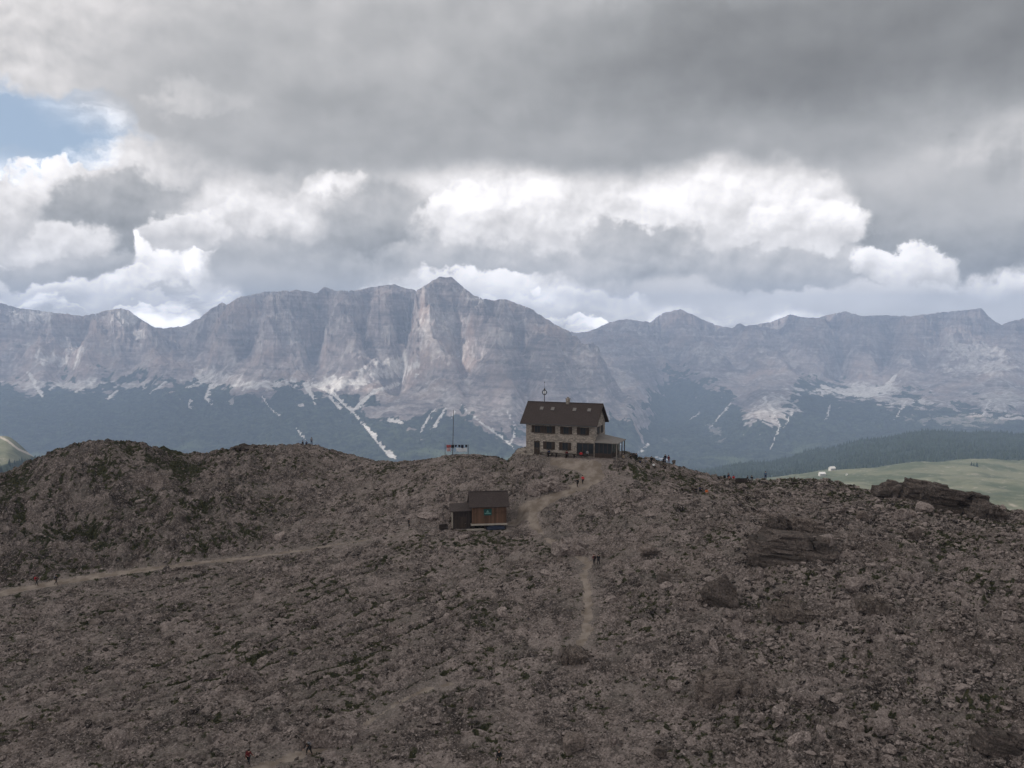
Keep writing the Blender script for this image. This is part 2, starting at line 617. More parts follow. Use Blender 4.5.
# bedding lines in the middle slope
bed_dir = (-GX * 0.63 + GY * 0.78)
bedw = bed_dir / 2.6 + 0.9 * fbm(GX / 9, GY / 9, 3, 31)
bed = np.abs((bedw % 1.0) - 0.5) * 2
bed_zone = smooth(40, 200, PU) * smooth(540, 400, PU) * smooth(552, 590, PV) * smooth(735, 670, PV)
bed_n = smooth(-0.25, 0.35, fbm((GX * 0.78 + GY * 0.63) / 11, bed_dir / 4, 3, 35))
h1, e1, v1 = blocks(GX / 2.9 + 0.35 * fbm(GX, GY, 2, 51), GY / 2.9, 61)
h2, e2, v2 = blocks(GX / 1.15 + 0.2 * edge_n, GY / 1.15 + 7, 67)
h3, e3, v3 = blocks(GX / 0.55, GY / 0.55 + 3, 71)
cover_n = fbm(GX / 5.5, GY / 5.5, 4, 81)         # where turf and grit lie between the blocks
z = gz0 + calm * (big * (0.6 + 0.5 * left_hill)
                  + left_hill * (crag * 3.0 + crag2 * 0.9 - 2.2)
                  + (rough - 0.35) * (np.minimum(h1, 0.75) * 0.55 + crag2 * 0.45 * right_slope)
                  + rough * (np.clip(h2, -0.3, 1) * 0.32 + h3 * 0.17)
                  - 0.30 * rough * smooth(0.16, 0.0, e1) - 0.15 * smooth(0.14, 0.0, e2)
                  + bed_zone * (bed - 0.5) * 0.55 * (0.3 + bed_n))
z += fbm(GX / 0.9, GY / 0.9, 2, 91) * 0.07 * (0.35 + 0.65 * calm)
z -= pmask * 0.12
# settle the crest onto the outline it has in the photograph
GSKY = np.array([(-160, 520), (0, 473), (40, 455), (70, 443), (100, 439), (130, 440), (160, 446), (190, 453), (230, 447.5), (260, 444), (310, 443.5), (345, 452), (370, 459), (385, 461), (420, 460), (440, 456), (455, 454),
                 (470, 453.5), (500, 456.5), (520, 457.5), (625, 455.5), (640, 456), (660, 459.5), (690, 469), (720, 476), (745, 479.5), (765, 479), (790, 478), (830, 479), (850, 484), (870, 490), (940, 496), (1000, 507), (1060, 516), (1180, 532)], float)
for _ in range(2):
    PU2, PV2 = project(GX, GY, z)
    nb = 270
    bi = np.clip(((PU2 + 150) / 5).astype(int), 0, nb - 1)
    vm_ = np.full(nb, 1e9)
    np.minimum.at(vm_, bi.ravel(), np.where(GY > 120, PV2, 1e9).ravel())
    ub = np.arange(nb) * 5 - 147.5
    dl = np.where(vm_ < 1e8, vm_ - np.interp(ub, GSKY[:, 0], GSKY[:, 1]), 0)
    dl = np.convolve(np.pad(dl, 2, 'edge'), np.ones(5) / 5, 'valid')
    dl *= 1 - smooth(505, 518, ub) * smooth(640, 627, ub)
    dpx = np.interp(PU2, ub, dl)
    z = z + dpx / F * GY * smooth(38, 4, PV2 - np.interp(PU2, GSKY[:, 0], GSKY[:, 1])) * smooth(110, 135, GY)
GZ = z
# turf: in hollows and along cracks, in patches
hollow = (gz0 + calm * big - z)
turf = smooth(0.05, 0.42, fbm(GX / 7.5, GY / 7.5, 4, 101) * 0.75 + fbm(GX / 1.1, GY / 0.8, 3, 103) * 1.15 + 0.30 * smooth(-0.2, 0.8, hollow) - 0.20
              + 0.20 * left_hill * smooth(-0.3, 0.5, fbm(GX / 30, GY / 14, 3, 107) + 0.2) + 0.06 * right_slope + 0.75 * bed_zone * bed_n * smooth(0.5, 0.1, bed) + 0.45 * left_hill * smooth(0.05, 0.5, fbm((GX * ca + GY * sa) / 3.0 + 0.4 * edge_n, (-GX * sa + GY * ca) / 15, 3, 37))
              + 0.35 * np.exp(-(((PU - 480) / 75) ** 2 + ((PV - 545) / 11) ** 2))
              + 0.25 * np.exp(-(((PU - 640) / 50) ** 2 + ((PV - 470) / 9) ** 2))
              + 0.30 * np.exp(-(((PU - 960) / 45) ** 2 + ((PV - 550) / 16) ** 2)))
turf = turf * (1 - pmask) * smooth(-0.2, 0.7, pd)
grit = smooth(-0.05, 0.5, cover_n + 0.35 * smooth(3.5, 0.0, pd))
grit = np.maximum(grit, 0.9 * np.exp(-(((PU - 545) / 55) ** 2 + ((PV - 461) / 6) ** 2)))
tone_v = 0.45 * v1 + 0.35 * v2 + 0.2 * v3 - 0.16 * left_hill


def ground_z(x, y):
    """Height of the finished ground by bilinear look-up."""
    x, y = np.atleast_1d(np.asarray(x, float)), np.atleast_1d(np.asarray(y, float))
    j = np.clip(np.searchsorted(xs, x) - 1, 0, len(xs) - 2)
    i = np.clip(np.searchsorted(ys, y) - 1, 0, len(ys) - 2)
    tx = np.clip((x - xs[j]) / (xs[j + 1] - xs[j]), 0, 1)
    ty = np.clip((y - ys[i]) / (ys[i + 1] - ys[i]), 0, 1)
    return (GZ[i, j] * (1 - tx) + GZ[i, j + 1] * tx) * (1 - ty) + (GZ[i + 1, j] * (1 - tx) + GZ[i + 1, j + 1] * tx) * ty


def lookup(A, x, y):
    j = np.clip(np.searchsorted(xs, x), 0, len(xs) - 1)
    i = np.clip(np.searchsorted(ys, y), 0, len(ys) - 1)
    return A[i, j]


# ---- ground material
def rock_colour(t, p, tonev):
    """Grey-brown dolomite with pinkish and pale blocks, lichen, fine speckle and painted crevice shade."""
    f1 = t.noise(p, 0.16, 4, 0.6)
    f2 = t.noise(p, 1.7, 5, 0.65)
    f3 = t.noise(p, 9.0, 3, 0.7)
    v = t.m('ADD', t.m('MULTIPLY', tonev, 0.55), t.m('MULTIPLY', f2, 0.75))
    c = t.mix(t.ramp(v, 0.34, 0.92), (0.020, 0.0162, 0.0145), (0.238, 0.196, 0.179))
    c = t.mix(t.ramp(f1, 0.45, 0.70, 0, 0.5), c, (0.115, 0.090, 0.078))
    c = t.mix(t.ramp(f3, 0.57, 0.70, 0, 0.65), c, (0.38, 0.33, 0.30))
    c = t.mix(t.ramp(f3, 0.42, 0.30, 0, 0.65), c, (0.060, 0.052, 0.046))
    f4 = t.noise(p, 4.2, 3, 0.6)
    c = t.mix(t.ramp(f4, 0.56, 0.66, 0, 0.60), c, (0.39, 0.33, 0.305))
    c = t.mix(t.ramp(f4, 0.45, 0.36, 0, 0.70), c, (0.026, 0.021, 0.018))  # dark specks paint crevice shade into the rock colour
    return c, f2, f3


m_ground, t, b = mat('rocky_ground', 0.95, 0.1)
p = pos(t)
rc, f2, f3 = rock_colour(t, p, attr(t, 'tone'))
gritc = t.mix(t.ramp(t.noise(p, 5.0, 4, 0.7), 0.35, 0.65), (0.095, 0.080, 0.070), (0.225, 0.196, 0.176))
rc = t.mix(t.m('MULTIPLY', attr(t, 'grit'), 0.55), rc, gritc)
turfc = t.mix(t.ramp(t.noise(p, 3.1, 4, 0.7), 0.35, 0.7), (0.018, 0.021, 0.012), (0.068, 0.064, 0.034))
tm = t.ramp(t.m('ADD', attr(t, 'turf'), t.m('MULTIPLY', t.m('SUBTRACT', t.noise(p, 3.0, 3, 0.7), 0.5), 1.5)), 0.37, 0.70)
t.l.new(t.mix(tm, rc, turfc), b.inputs['Base Color'])
bump(t, b, t.m('ADD', f2, t.m('MULTIPLY', f3, 0.5)), 0.9, 0.12)

m_path, t, b = mat('trodden_path', 0.97, 0.05)
p = pos(t)
g1, g2 = t.noise(p, 0.5, 4, 0.6), t.noise(p, 7.0, 4, 0.75)
c = t.mix(t.ramp(g1, 0.35, 0.65), (0.155, 0.125, 0.102), (0.255, 0.215, 0.185))
c = t.mix(t.ramp(g2, 0.56, 0.72, 0, 0.7), c, (0.37, 0.33, 0.30))
c = t.mix(t.ramp(g2, 0.42, 0.30, 0, 0.5), c, (0.11, 0.088, 0.07))
t.l.new(c, b.inputs['Base Color'])
bump(t, b, g2, 0.6, 0.06)

gv = np.stack([GX, GY, GZ], -1).reshape(-1, 3)
gf = grid_faces(len(ys), len(xs))
ga = {'tone': tone_v.ravel(), 'turf': turf.ravel(), 'grit': grit.ravel()}
fm = pmask.ravel()[gf].mean(1)
vv_, ff_, aa_ = compact(gv, gf, fm <= 0.5, ga)
tag(np_mesh('ground', vv_, ff_, m_ground, False, aa_), 'brown grey rocky plateau strewn with rubble and dark turf patches', kind='structure')
vv_, ff_, aa_ = compact(gv, gf, fm > 0.5, {})
tag(np_mesh('path', vv_, ff_, m_path, True), 'trodden pale brown footpaths winding over the rocky plateau', kind='structure')

# ---- loose stones and grass: far too many to count
def ico(sub):
    bm = bmesh.new()
    bmesh.ops.create_icosphere(bm, subdivisions=sub, radius=1.0)
    v = np.array([q.co[:] for q in bm.verts])
    f = np.array([[q.index for q in fc.verts] for fc in bm.faces])
    bm.free()
    return v, f


def stone_shapes(sub, n, seed):
    """Convex angular stones: a ball with its sides cut off by random planes."""
    v0, f = ico(sub)
    r = np.random.default_rng(seed)
    out_ = []
    for _ in range(n):
        v = v0 * r.uniform(0.85, 1.15, (len(v0), 1))
        for _ in range(6):
            nrm = r.normal(size=3)
            nrm /= np.linalg.norm(nrm)
            c = r.uniform(0.18, 0.62)
            d = v @ nrm - c
            v = v - np.where(d > 0, d, 0)[:, None] * nrm
        out_.append(v)
    return np.array(out_), f


def scatter(shapes, f, P, size, r, flat=0.62, sink=0.34):
    n = len(P)
    sh = shapes[r.integers(0, len(shapes), n)]
    a = r.uniform(0, 2 * math.pi, n)
    sc = np.stack([size * r.uniform(0.7, 1.35, n), size * r.uniform(0.7, 1.2, n), size * flat * r.uniform(0.7, 1.3, n)], -1)
    v = sh * sc[:, None, :]
    tl_ = r.normal(0, 0.28, n)
    c, s = np.cos(tl_)[:, None], np.sin(tl_)[:, None]
    v = np.stack([v[..., 0] * c - v[..., 2] * s, v[..., 1], v[..., 0] * s + v[..., 2] * c], -1)
    c, s = np.cos(a)[:, None], np.sin(a)[:, None]
    v = np.stack([v[..., 0] * c - v[..., 1] * s, v[..., 0] * s + v[..., 1] * c, v[..., 2]], -1)
    v = v + P[:, None, :] + np.array([0, 0, 1.0]) * (size * flat * (0.5 - sink))[:, None, None]
    ff = f[None] + (np.arange(n) * shapes.shape[1])[:, None, None]
    return v.reshape(-1, 3), ff.reshape(-1, f.shape[1])


rs = np.random.default_rng(77)
# candidates spread evenly over what the picture and a step to either side can see
cand = rs.uniform((-150, 72), (150, 213), (520000, 2))
cu_, cv_ = project(cand[:, 0], cand[:, 1], ground_z(cand[:, 0], cand[:, 1]))
cand = cand[(cu_ > -110) & (cu_ < 1134) & (cv_ < 850)]
dens = (0.16 + 0.84 * smooth(-0.15, 0.4, fbm(cand[:, 0] / 4.5, cand[:, 1] / 4.5, 4, 111))) * np.clip(lookup(rough, cand[:, 0], cand[:, 1]), 0.3, 1.4) / 1.2
dens *= 1 - 0.55 * lookup(left_hill, cand[:, 0], cand[:, 1])
dens *= smooth(-0.6, 0.5, lookup(pd, cand[:, 0], cand[:, 1])) * (0.12 + 0.88 * lookup(calm, cand[:, 0], cand[:, 1]))
cand = cand[rs.random(len(cand)) < dens][:120000]
gzc = ground_z(cand[:, 0], cand[:, 1])
P3 = np.c_[cand, gzc]
size = np.clip(rs.lognormal(-1.85, 0.50, len(P3)) * (0.9 + 0.5 * lookup(right_slope, cand[:, 0], cand[:, 1])), 0.08, 1.0)
bigk = size > 0.33
m_stone, t, b = mat('loose_stone', 0.95, 0.1)
p = pos(t)
ri = t.n.new('ShaderNodeNewGeometry').outputs['Random Per Island']
rc, f2, f3 = rock_colour(t, p, t.m('SUBTRACT', t.m('MULTIPLY', t.m('POWER', ri, 1.6), 2.3), 0.25))
t.l.new(rc, b.inputs['Base Color'])
bump(t, b, f3, 0.5, 0.05)
sv, sf = stone_shapes(1, 14, 3)
v1_, f1_ = scatter(sv, sf, P3[~bigk], size[~bigk], rs)
sv, sf = stone_shapes(2, 14, 4)
v2_, f2_ = scatter(sv, sf, P3[bigk], size[bigk], rs)
tag(np_mesh('rubble', np.r_[v1_, v2_], np.r_[f1_, f2_ + len(v1_)], m_stone), 'loose angular grey stones littering the plateau', kind='stuff')

# low cushions of grass and dwarf plants in the turf patches
cand = rs.uniform((-150, 72), (150, 213), (300000, 2))
tk = lookup(turf, cand[:, 0], cand[:, 1])
cand = cand[rs.random(len(cand)) < smooth(0.3, 0.9, tk) * 0.9]
cu_, cv_ = project(cand[:, 0], cand[:, 1], ground_z(cand[:, 0], cand[:, 1]))
cand = cand[(cu_ > -110) & (cu_ < 1134) & (cv_ < 850)][:26000]
n = len(cand)
k = 6                                             # blades per tuft
P3 = np.c_[cand, ground_z(cand[:, 0], cand[:, 1]) - 0.03]
a = rs.uniform(0, 2 * math.pi, (n, k))
hh = rs.uniform(0.10, 0.30, (n, k))
ln = rs.uniform(0.10, 0.30, (n, k))
dr = np.stack([np.cos(a), np.sin(a)], -1)
root = P3[:, None, :] + np.concatenate([dr * 0.06, np.zeros((n, k, 1))], -1)
side = np.concatenate([np.stack([-dr[..., 1], dr[..., 0]], -1) * 0.07, np.zeros((n, k, 1))], -1)
tip = root + np.concatenate([dr * ln[..., None], hh[..., None]], -1)
tv_ = np.stack([root - side, root + side, tip], 2).reshape(-1, 3)
tf_ = np.arange(len(tv_)).reshape(-1, 3)
m_grass, t, b = mat('alpine_grass', 0.9, 0.1)
ri = t.n.new('ShaderNodeNewGeometry').outputs['Random Per Island']
t.l.new(t.mix(ri, (0.016, 0.020, 0.010), (0.075, 0.072, 0.034)), b.inputs['Base Color'])
tag(np_mesh('grass', tv_, tf_, m_grass), 'dark tufts of alpine grass between the stones', kind='stuff')

# ================================================================== mountains beyond the valley
SKYLINE = [(-300, 322), (-200, 312), (-60, 306), (0, 302), (20, 308), (60, 313), (85, 316), (110, 310), (122, 308), (130, 310), (140, 318), (155, 327), (165, 328), (185, 326), (200, 318), (212, 309),
           (220, 304), (224, 302), (228, 305), (240, 297), (262, 292), (300, 290), (318, 293), (326, 286), (335, 290), (350, 291), (365, 288), (380, 286), (395, 284), (405, 288), (418, 290),
           (432, 281), (440, 277), (452, 277), (460, 284), (475, 296), (490, 300), (505, 299), (530, 308), (545, 318), (560, 327), (574, 333), (590, 331), (605, 324), (617, 320), (628, 319),
           (640, 321), (650, 322), (662, 313), (680, 309), (695, 316), (715, 325), (732, 328), (738, 323), (745, 326), (770, 322), (790, 314), (800, 317), (815, 318), (830, 314), (845, 311),
           (860, 316), (880, 315), (910, 316), (940, 312), (965, 310), (980, 308), (988, 317), (1000, 325), (1010, 321), (1024, 318), (1080, 312), (1150, 322), (1324, 316)]
SKY_U, SKY_V = np.array(SKYLINE, float).T
# per column: forward distance and picture height of valley, forest foot, tree line, scree top, ledge, crest, gap behind, rear crest, rear foot
KEYS = {
    -300: [(6000, 478), (8200, 410), (9600, 385), (10300, 365), (11000, 340), (11900, 312), (12400, 340), (13000, 345), (14000, 380)],
    0:    [(6000, 478), (8200, 410), (9600, 385), (10300, 365), (11000, 340), (11900, 308), (12400, 340), (13000, 345), (14000, 380)],
    120:  [(6000, 478), (8000, 412), (9200, 388), (9900, 365), (10400, 338), (11000, 308), (11700, 345), (13000, 345), (14000, 380)],
    170:  [(5900, 478), (7800, 410), (9000, 385), (9700, 368), (10600, 348), (11400, 328), (12000, 345), (13000, 350), (14000, 380)],
    230:  [(5800, 478), (7400, 415), (8500, 390), (9200, 370), (9700, 338), (10400, 303), (11200, 335), (13000, 340), (14000, 380)],
    330:  [(5700, 478), (7200, 420), (8200, 392), (8800, 372), (9300, 332), (10000, 287), (11000, 330), (13000, 340), (14000, 380)],
    440:  [(5600, 478), (6900, 425), (7500, 405), (8000, 380), (8700, 330), (9500, 277), (10800, 330), (13000, 340), (14000, 380)],
    530:  [(5600, 478), (7000, 430), (7500, 408), (7900, 385), (8700, 345), (9700, 308), (10800, 345), (13200, 338), (14200, 380)],
    585:  [(5600, 478), (7100, 435), (7500, 415), (7900, 395), (8600, 365), (9400, 345), (10300, 375), (13300, 331), (14400, 370)],
    630:  [(5600, 480), (7100, 445), (7500, 428), (7900, 412), (8500, 402), (9100, 392), (9900, 398), (13300, 320), (14400, 370)],
    665:  [(5700, 480), (7300, 450), (7900, 436), (8600, 422), (9500, 408), (10500, 390), (11500, 366), (13300, 313), (14400, 370)],
    720:  [(5800, 478), (7400, 445), (8300, 425), (9100, 405), (10000, 388), (11000, 370), (12000, 348), (13400, 325), (14400, 370)],
    775:  [(5900, 475), (7200, 450), (8000, 420), (8500, 396), (9800, 385), (11000, 368), (12000, 345), (13300, 319), (14400, 370)],
    850:  [(6000, 470), (7800, 430), (9000, 405), (9800, 392), (10800, 380), (11600, 352), (12200, 330), (13000, 312), (14400, 370)],
    920:  [(6000, 470), (7800, 425), (8800, 405), (9500, 390), (10300, 375), (11200, 350), (11900, 330), (12700, 314), (14400, 370)],
    1000: [(6000, 470), (7800, 420), (8600, 402), (9300, 385), (10200, 366), (11200, 345), (12000, 333), (12700, 320), (14400, 370)],
    1324: [(6000, 470), (7800, 420), (8600, 402), (9300, 385), (10200, 366), (11200, 345), (12000, 333), (12700, 318), (14400, 370)],
}
# the range on the right stands farther back than the main massif
for k_ in KEYS:
    if k_ >= 585:
        KEYS[k_] = [(d_ * (1.1 if (k_ >= 665 and i_ >= 3) or i_ >= 7 else 1.0), v_) for i_, (d_, v_) in enumerate(KEYS[k_])]
ku = np.array(sorted(KEYS), float)
KD = np.array([[k[0] for k in KEYS[int(u)]] for u in ku], float)
KV = np.array([[k[1] for k in KEYS[int(u)]] for u in ku], float)
mu = np.arange(-290, 1315, 1.25)
rows = np.concatenate([np.arange(260, 5400, 180), np.arange(5400, 7400, 26), np.arange(7400, 11600, 11.5), np.arange(11600, 15400, 16), np.arange(15400, 16300, 90)])
nR, nC = len(rows), len(mu)
tanx = (mu - W / 2) / F                                 # picture column as a slope x / y
MX = rows[:, None] * tanx[None, :]
MY = np.repeat(rows[:, None], nC, 1)


def slope_of(v):
    """Rise per metre forward for a picture height, straight ahead."""
    b = (H / 2 - v) / F
    return (-SP + b * CP) / (CP + b * SP)


# long-wave bend of the columns so that spurs do not run straight at the camera
bend = 26 * fbm(MX / 2600, MY / 2600, 3, 201) + 9 * fbm(MX / 800, MY / 800, 3, 203)
bend = bend * smooth(5600, 7600, MY)
butt = ridged(MX / 1900, MY / 3600, 3, 211) - 0.55
butt2 = ridged(MX / 640 + 0.4 * fbm(MX / 900, MY / 900, 2, 215), MY / 1200, 4, 213) - 0.55
butt3 = ridged(MX / 190 + 0.4 * fbm(MX / 300, MY / 300, 2, 218), MY / 330, 3, 217) - 0.55
steep_zone = smooth(6800, 8400, MY)
UW = mu[None, :] + bend
kz = KD * slope_of(KV)
ci = np.clip(np.searchsorted(ku, UW) - 1, 0, len(ku) - 2)
ct = np.clip((UW - ku[ci]) / (ku[ci + 1] - ku[ci]), 0, 1)
ct = ct * ct * (3 - 2 * ct)


def profile(YW):
    """Piecewise linear rise with distance, blended between the key columns."""
    out_ = np.zeros(YW.shape)
    for k in range(len(ku)):
        wgt = np.where(ci == k, 1 - ct, 0) + np.where(ci + 1 == k, ct, 0)
        out_ += wgt * np.interp(YW, np.r_[200.0, 3500.0, KD[k]], np.r_[-110.0, -900.0, kz[k]])
    return out_


MZ = profile(MY)
U0, V0 = project(MX, MY, MZ + EYE[2])
# ribs stand out towards the viewer, gullies cut back
ribs = np.zeros(MX.shape)
nrib = 6 * fbm(MX / 500, MY / 500, 4, 221)
for pts, amp, wd in [
    ([(447, 278), (466, 300), (482, 335), (500, 392), (512, 425)], 650, 17), ([(440, 280), (428, 300), (426, 330), (430, 352)], 380, 12), ([(352, 288), (346, 325), (338, 350), (352, 378)], 520, 18),
    ([(300, 288), (290, 320), (275, 350), (262, 382)], 480, 18), ([(245, 298), (235, 330), (228, 352)], 400, 14), ([(395, 282), (385, 315), (378, 342)], 420, 14),
    ([(530, 308), (545, 350), (560, 400), (570, 430)], 500, 16), ([(560, 330), (595, 352), (632, 392), (640, 420)], 450, 15), ([(122, 307), (112, 332), (90, 362)], 480, 16), ([(60, 312), (50, 345), (38, 370)], 420, 15),
    ([(130, 312), (150, 345), (160, 372)], 350, 13), ([(680, 308), (690, 335), (700, 360), (720, 392)], 600, 20), ([(617, 320), (640, 345), (665, 372)], 450, 16), ([(740, 322), (760, 350), (790, 372)], 450, 18),
    ([(800, 315), (812, 345), (818, 378)], 700, 18), ([(848, 310), (862, 340), (872, 372)], 500, 20), ([(915, 314), (918, 345), (905, 378)], 700, 18), ([(975, 309), (965, 340), (945, 375)], 500, 18),
    ([(775, 396), (760, 420), (748, 445)], 500, 22), ([(1015, 320), (1010, 360), (1000, 395)], 400, 16),
    ([(410, 290), (405, 330), (398, 372), (388, 385)], -650, 8), ([(322, 292), (320, 330), (312, 370)], -420, 9), ([(272, 292), (262, 325), (250, 360)], -380, 9), ([(465, 300), (458, 345), (470, 395)], -260, 7),
    ([(515, 305), (520, 350), (530, 410)], -450, 10), ([(575, 333), (570, 370), (590, 410)], -350, 9), ([(185, 325), (195, 350), (208, 378)], -450, 14), ([(90, 316), (80, 345), (62, 372)], -380, 9),
    ([(715, 326), (728, 350), (745, 375)], -500, 12), ([(650, 322), (668, 345), (680, 368)], -400, 10), ([(832, 315), (838, 345), (842, 378)], -500, 9), ([(888, 316), (892, 345), (884, 376)], -550, 9), ([(945, 314), (938, 345), (925, 370)], -450, 9),
    ([(785, 318), (778, 345), (800, 375)], -400, 9), ([(490, 300), (496, 345)], -300, 7), ([(370, 290), (362, 330), (362, 365)], -380, 8),
]:
    d_, _ = poly_dist(U0 + nrib, V0, [(a, b2, 1) for a, b2 in pts])
    ribs += 1.0 * amp * np.exp(-(d_ / wd) ** 2)
diag = ridged((MX * 0.75 + MZ * 1.5) / 760, MY / 1500, 4, 223) - 0.55
diag2 = ridged((MX * 0.8 - MZ * 1.3) / 680, MY / 1500, 4, 227) - 0.55
mixd = smooth(-0.2, 0.2, fbm(MX / 1700, MY / 1700, 2, 229))
YW = MY + steep_zone * (620 * (diag * mixd + diag2 * (1 - mixd)) + 560 * butt + 120 * butt2 + 60 * butt3 + ribs) + 200 * fbm(MX / 700, MY / 700, 4, 219)
MZ = profile(YW)
# strata: the cliffs step back in ledges
dip = MZ + 0.035 * MX + 30 * fbm(MX / 900, MY / 900, 2, 231)
rockw = smooth(-520, -250, MZ)
for per, am in ((190, 0.95), (64, 0.6)):
    q = dip / per
    fr = q - np.floor(q)
    MZ = MZ + rockw * am * per * (smooth(0.25, 0.85, fr) - fr) * np.clip(0.65 + 1.5 * fbm(MX / 700, MY / 700, 3, int(per)), 0, 1.3)
MZ += (fbm(MX / 420, MY / 420, 5, 241) * 115 + ridged(MX / 160, MY / 160, 4, 243) * 66 + fbm(MX / 45, MY / 45, 3, 245) * 16) * smooth(-900, -300, MZ) * smooth(6000, 8000, MY)
MZ += (fbm(MX / 500, MY / 500, 4, 247) * 60 + ridged(MX / 300, MY / 600, 3, 249) * 45 - 20) * smooth(5000, 6500, MY)
# bring the crest of every column onto the skyline of the photograph
tgt = np.interp(mu, SKY_U, SKY_V)
jag = 1.3 * fbm(mu / 6.0, np.zeros(nC), 3, 251)
tv = slope_of(tgt + jag)
for _ in range(3):
    sl = MZ / MY
    top = sl.max(0)
    delta = (tv - top)
    wgt = smooth(-650, 100, MZ) * smooth(7000, 9000, MY)
    MZ += delta[None, :] * MY * np.clip(wgt, 0, 1)
MZ += EYE[2]
MU, MV = project(MX, MY, MZ)
gx_ = np.gradient(MZ, axis=1) / np.maximum(np.gradient(MX, axis=1), 1)
gy_ = np.gradient(MZ, axis=0) / np.gradient(MY, axis=0)
steep = np.hypot(gx_, gy_)

# ---- cover: forest below the tree line, scree fans and chutes, painted sunlit rock, meadows
TREE = [(-300, 384), (0, 378), (30, 392), (60, 380), (100, 384), (150, 378), (180, 384), (210, 372), (235, 395), (265, 392), (290, 384), (310, 396), (330, 392), (345, 398), (365, 405), (385, 418), (400, 424),
        (420, 418), (440, 414), (455, 412), (463, 406), (480, 424), (500, 434), (520, 444), (560, 440), (600, 425), (640, 415), (655, 378), (700, 376), (735, 400), (750, 428), (780, 420), (792, 392), (800, 376),
        (850, 396), (880, 400), (905, 398), (930, 404), (960, 408), (1000, 412), (1024, 415), (1324, 410)]
tu, tvv = np.array(TREE, float).T
n_f = fbm(MX / 260, MY / 420, 5, 261)
n_g = fbm(MX / 90, MY / 140, 4, 263)
n_h0 = fbm(MX / 36, MY / 60, 3, 266)
forest = smooth(-5, 4, MV - np.interp(MU, tu, tvv) + 32 * n_f + 18 * n_g + 7 * n_h0) * smooth(1.5, 1.0, steep + 0.25 * n_g)
n_h = fbm(MX / 36, MY / 60, 3, 265)
scree = np.zeros(MX.shape)  # pale cover mask: scree, plus sunlit peak faces painted in


def chute(pts, k=1.0):
    global scree, forest
    d, wd = poly_dist(MU + 3.0 * n_g + 2.0 * n_h, MV + 2.0 * n_f, pts)
    mk = smooth(1.0, 0.45, d / np.maximum(0.62 * wd, 0.3) + 1.0 * n_g + 0.7 * n_h) * k
    scree = np.maximum(scree, mk)


def scree_sun_patch(u, v, ru, rv, k=1.0, ang_=0.0):
    global scree
    c, s_ = math.cos(ang_), math.sin(ang_)
    a, e = MU - u, MV - v
    d = np.hypot((a * c + e * s_) / ru, (-a * s_ + e * c) / rv)
    scree = np.maximum(scree, k * smooth(1.15, 0.55, d + 1.1 * n_f + 1.1 * n_g + 0.6 * n_h))


for pts in [
    [(312, 384, 3), (332, 392, 4.5), (345, 404, 4), (354, 412, 3), (362, 422, 3.5), (370, 432, 3), (380, 444, 4), (392, 457, 6)],
    [(398, 384, 3), (375, 392, 4.5), (362, 402, 4), (352, 412, 3)],
    [(305, 384, 5), (314, 398, 5), (316, 406, 2)], [(330, 396, 4), (340, 408, 3)],
    [(214, 375, 1.5), (198, 386, 2.4), (188, 388, 1)], [(205, 378, 1), (186, 388, 1)],
    [(212, 385, 6), (206, 398, 4), (212, 404, 2)], [(190, 400, 2.5), (190, 408, 2)],
    [(262, 396, 1.5), (272, 410, 1.2), (282, 418, 0.8)], [(296, 428, 1), (302, 436, 2), (306, 440, 1)],
    [(28, 372, 3), (36, 386, 3.5), (42, 396, 3)], [(60, 384, 4), (50, 390, 3)], [(95, 380, 3), (75, 392, 2)], [(165, 382, 2), (150, 394, 1.5)], [(118, 390, 3), (108, 398, 2)],
    [(434, 410, 1.5), (428, 420, 3), (421, 431, 2)], [(446, 408, 2), (436, 424, 2.5), (430, 430, 1)], [(453, 411, 1.2), (452, 418, 1)],
    [(462, 404, 1.2), (470, 414, 1.2), (484, 424, 2.5), (492, 430, 3), (505, 440, 2), (516, 450, 1)],
    [(507, 412, 1), (515, 424, 2), (515, 434, 2.2), (510, 444, 1.2)], [(390, 420, 6), (404, 424, 3)],
    [(764, 398, 2.5), (772, 408, 2), (780, 425, 1.6), (776, 438, 1.8), (770, 448, 1.4)], [(792, 412, 1), (784, 428, 1)],
    [(822, 386, 4), (845, 394, 6), (868, 396, 7), (885, 390, 7), (895, 376, 4)], [(730, 404, 2), (720, 416, 1), (708, 430, 0.7)], [(700, 412, 1), (690, 420, 1)],
    [(640, 452, 1), (648, 444, 1.5)], [(655, 456, 1), (668, 460, 1)], [(560, 412, 2), (566, 424, 1.5)], [(830, 405, 2), (826, 420, 1.5)], [(905, 402, 1.5), (895, 420, 1)], [(990, 400, 1.5), (982, 416, 1)],
]:
    chute(pts)
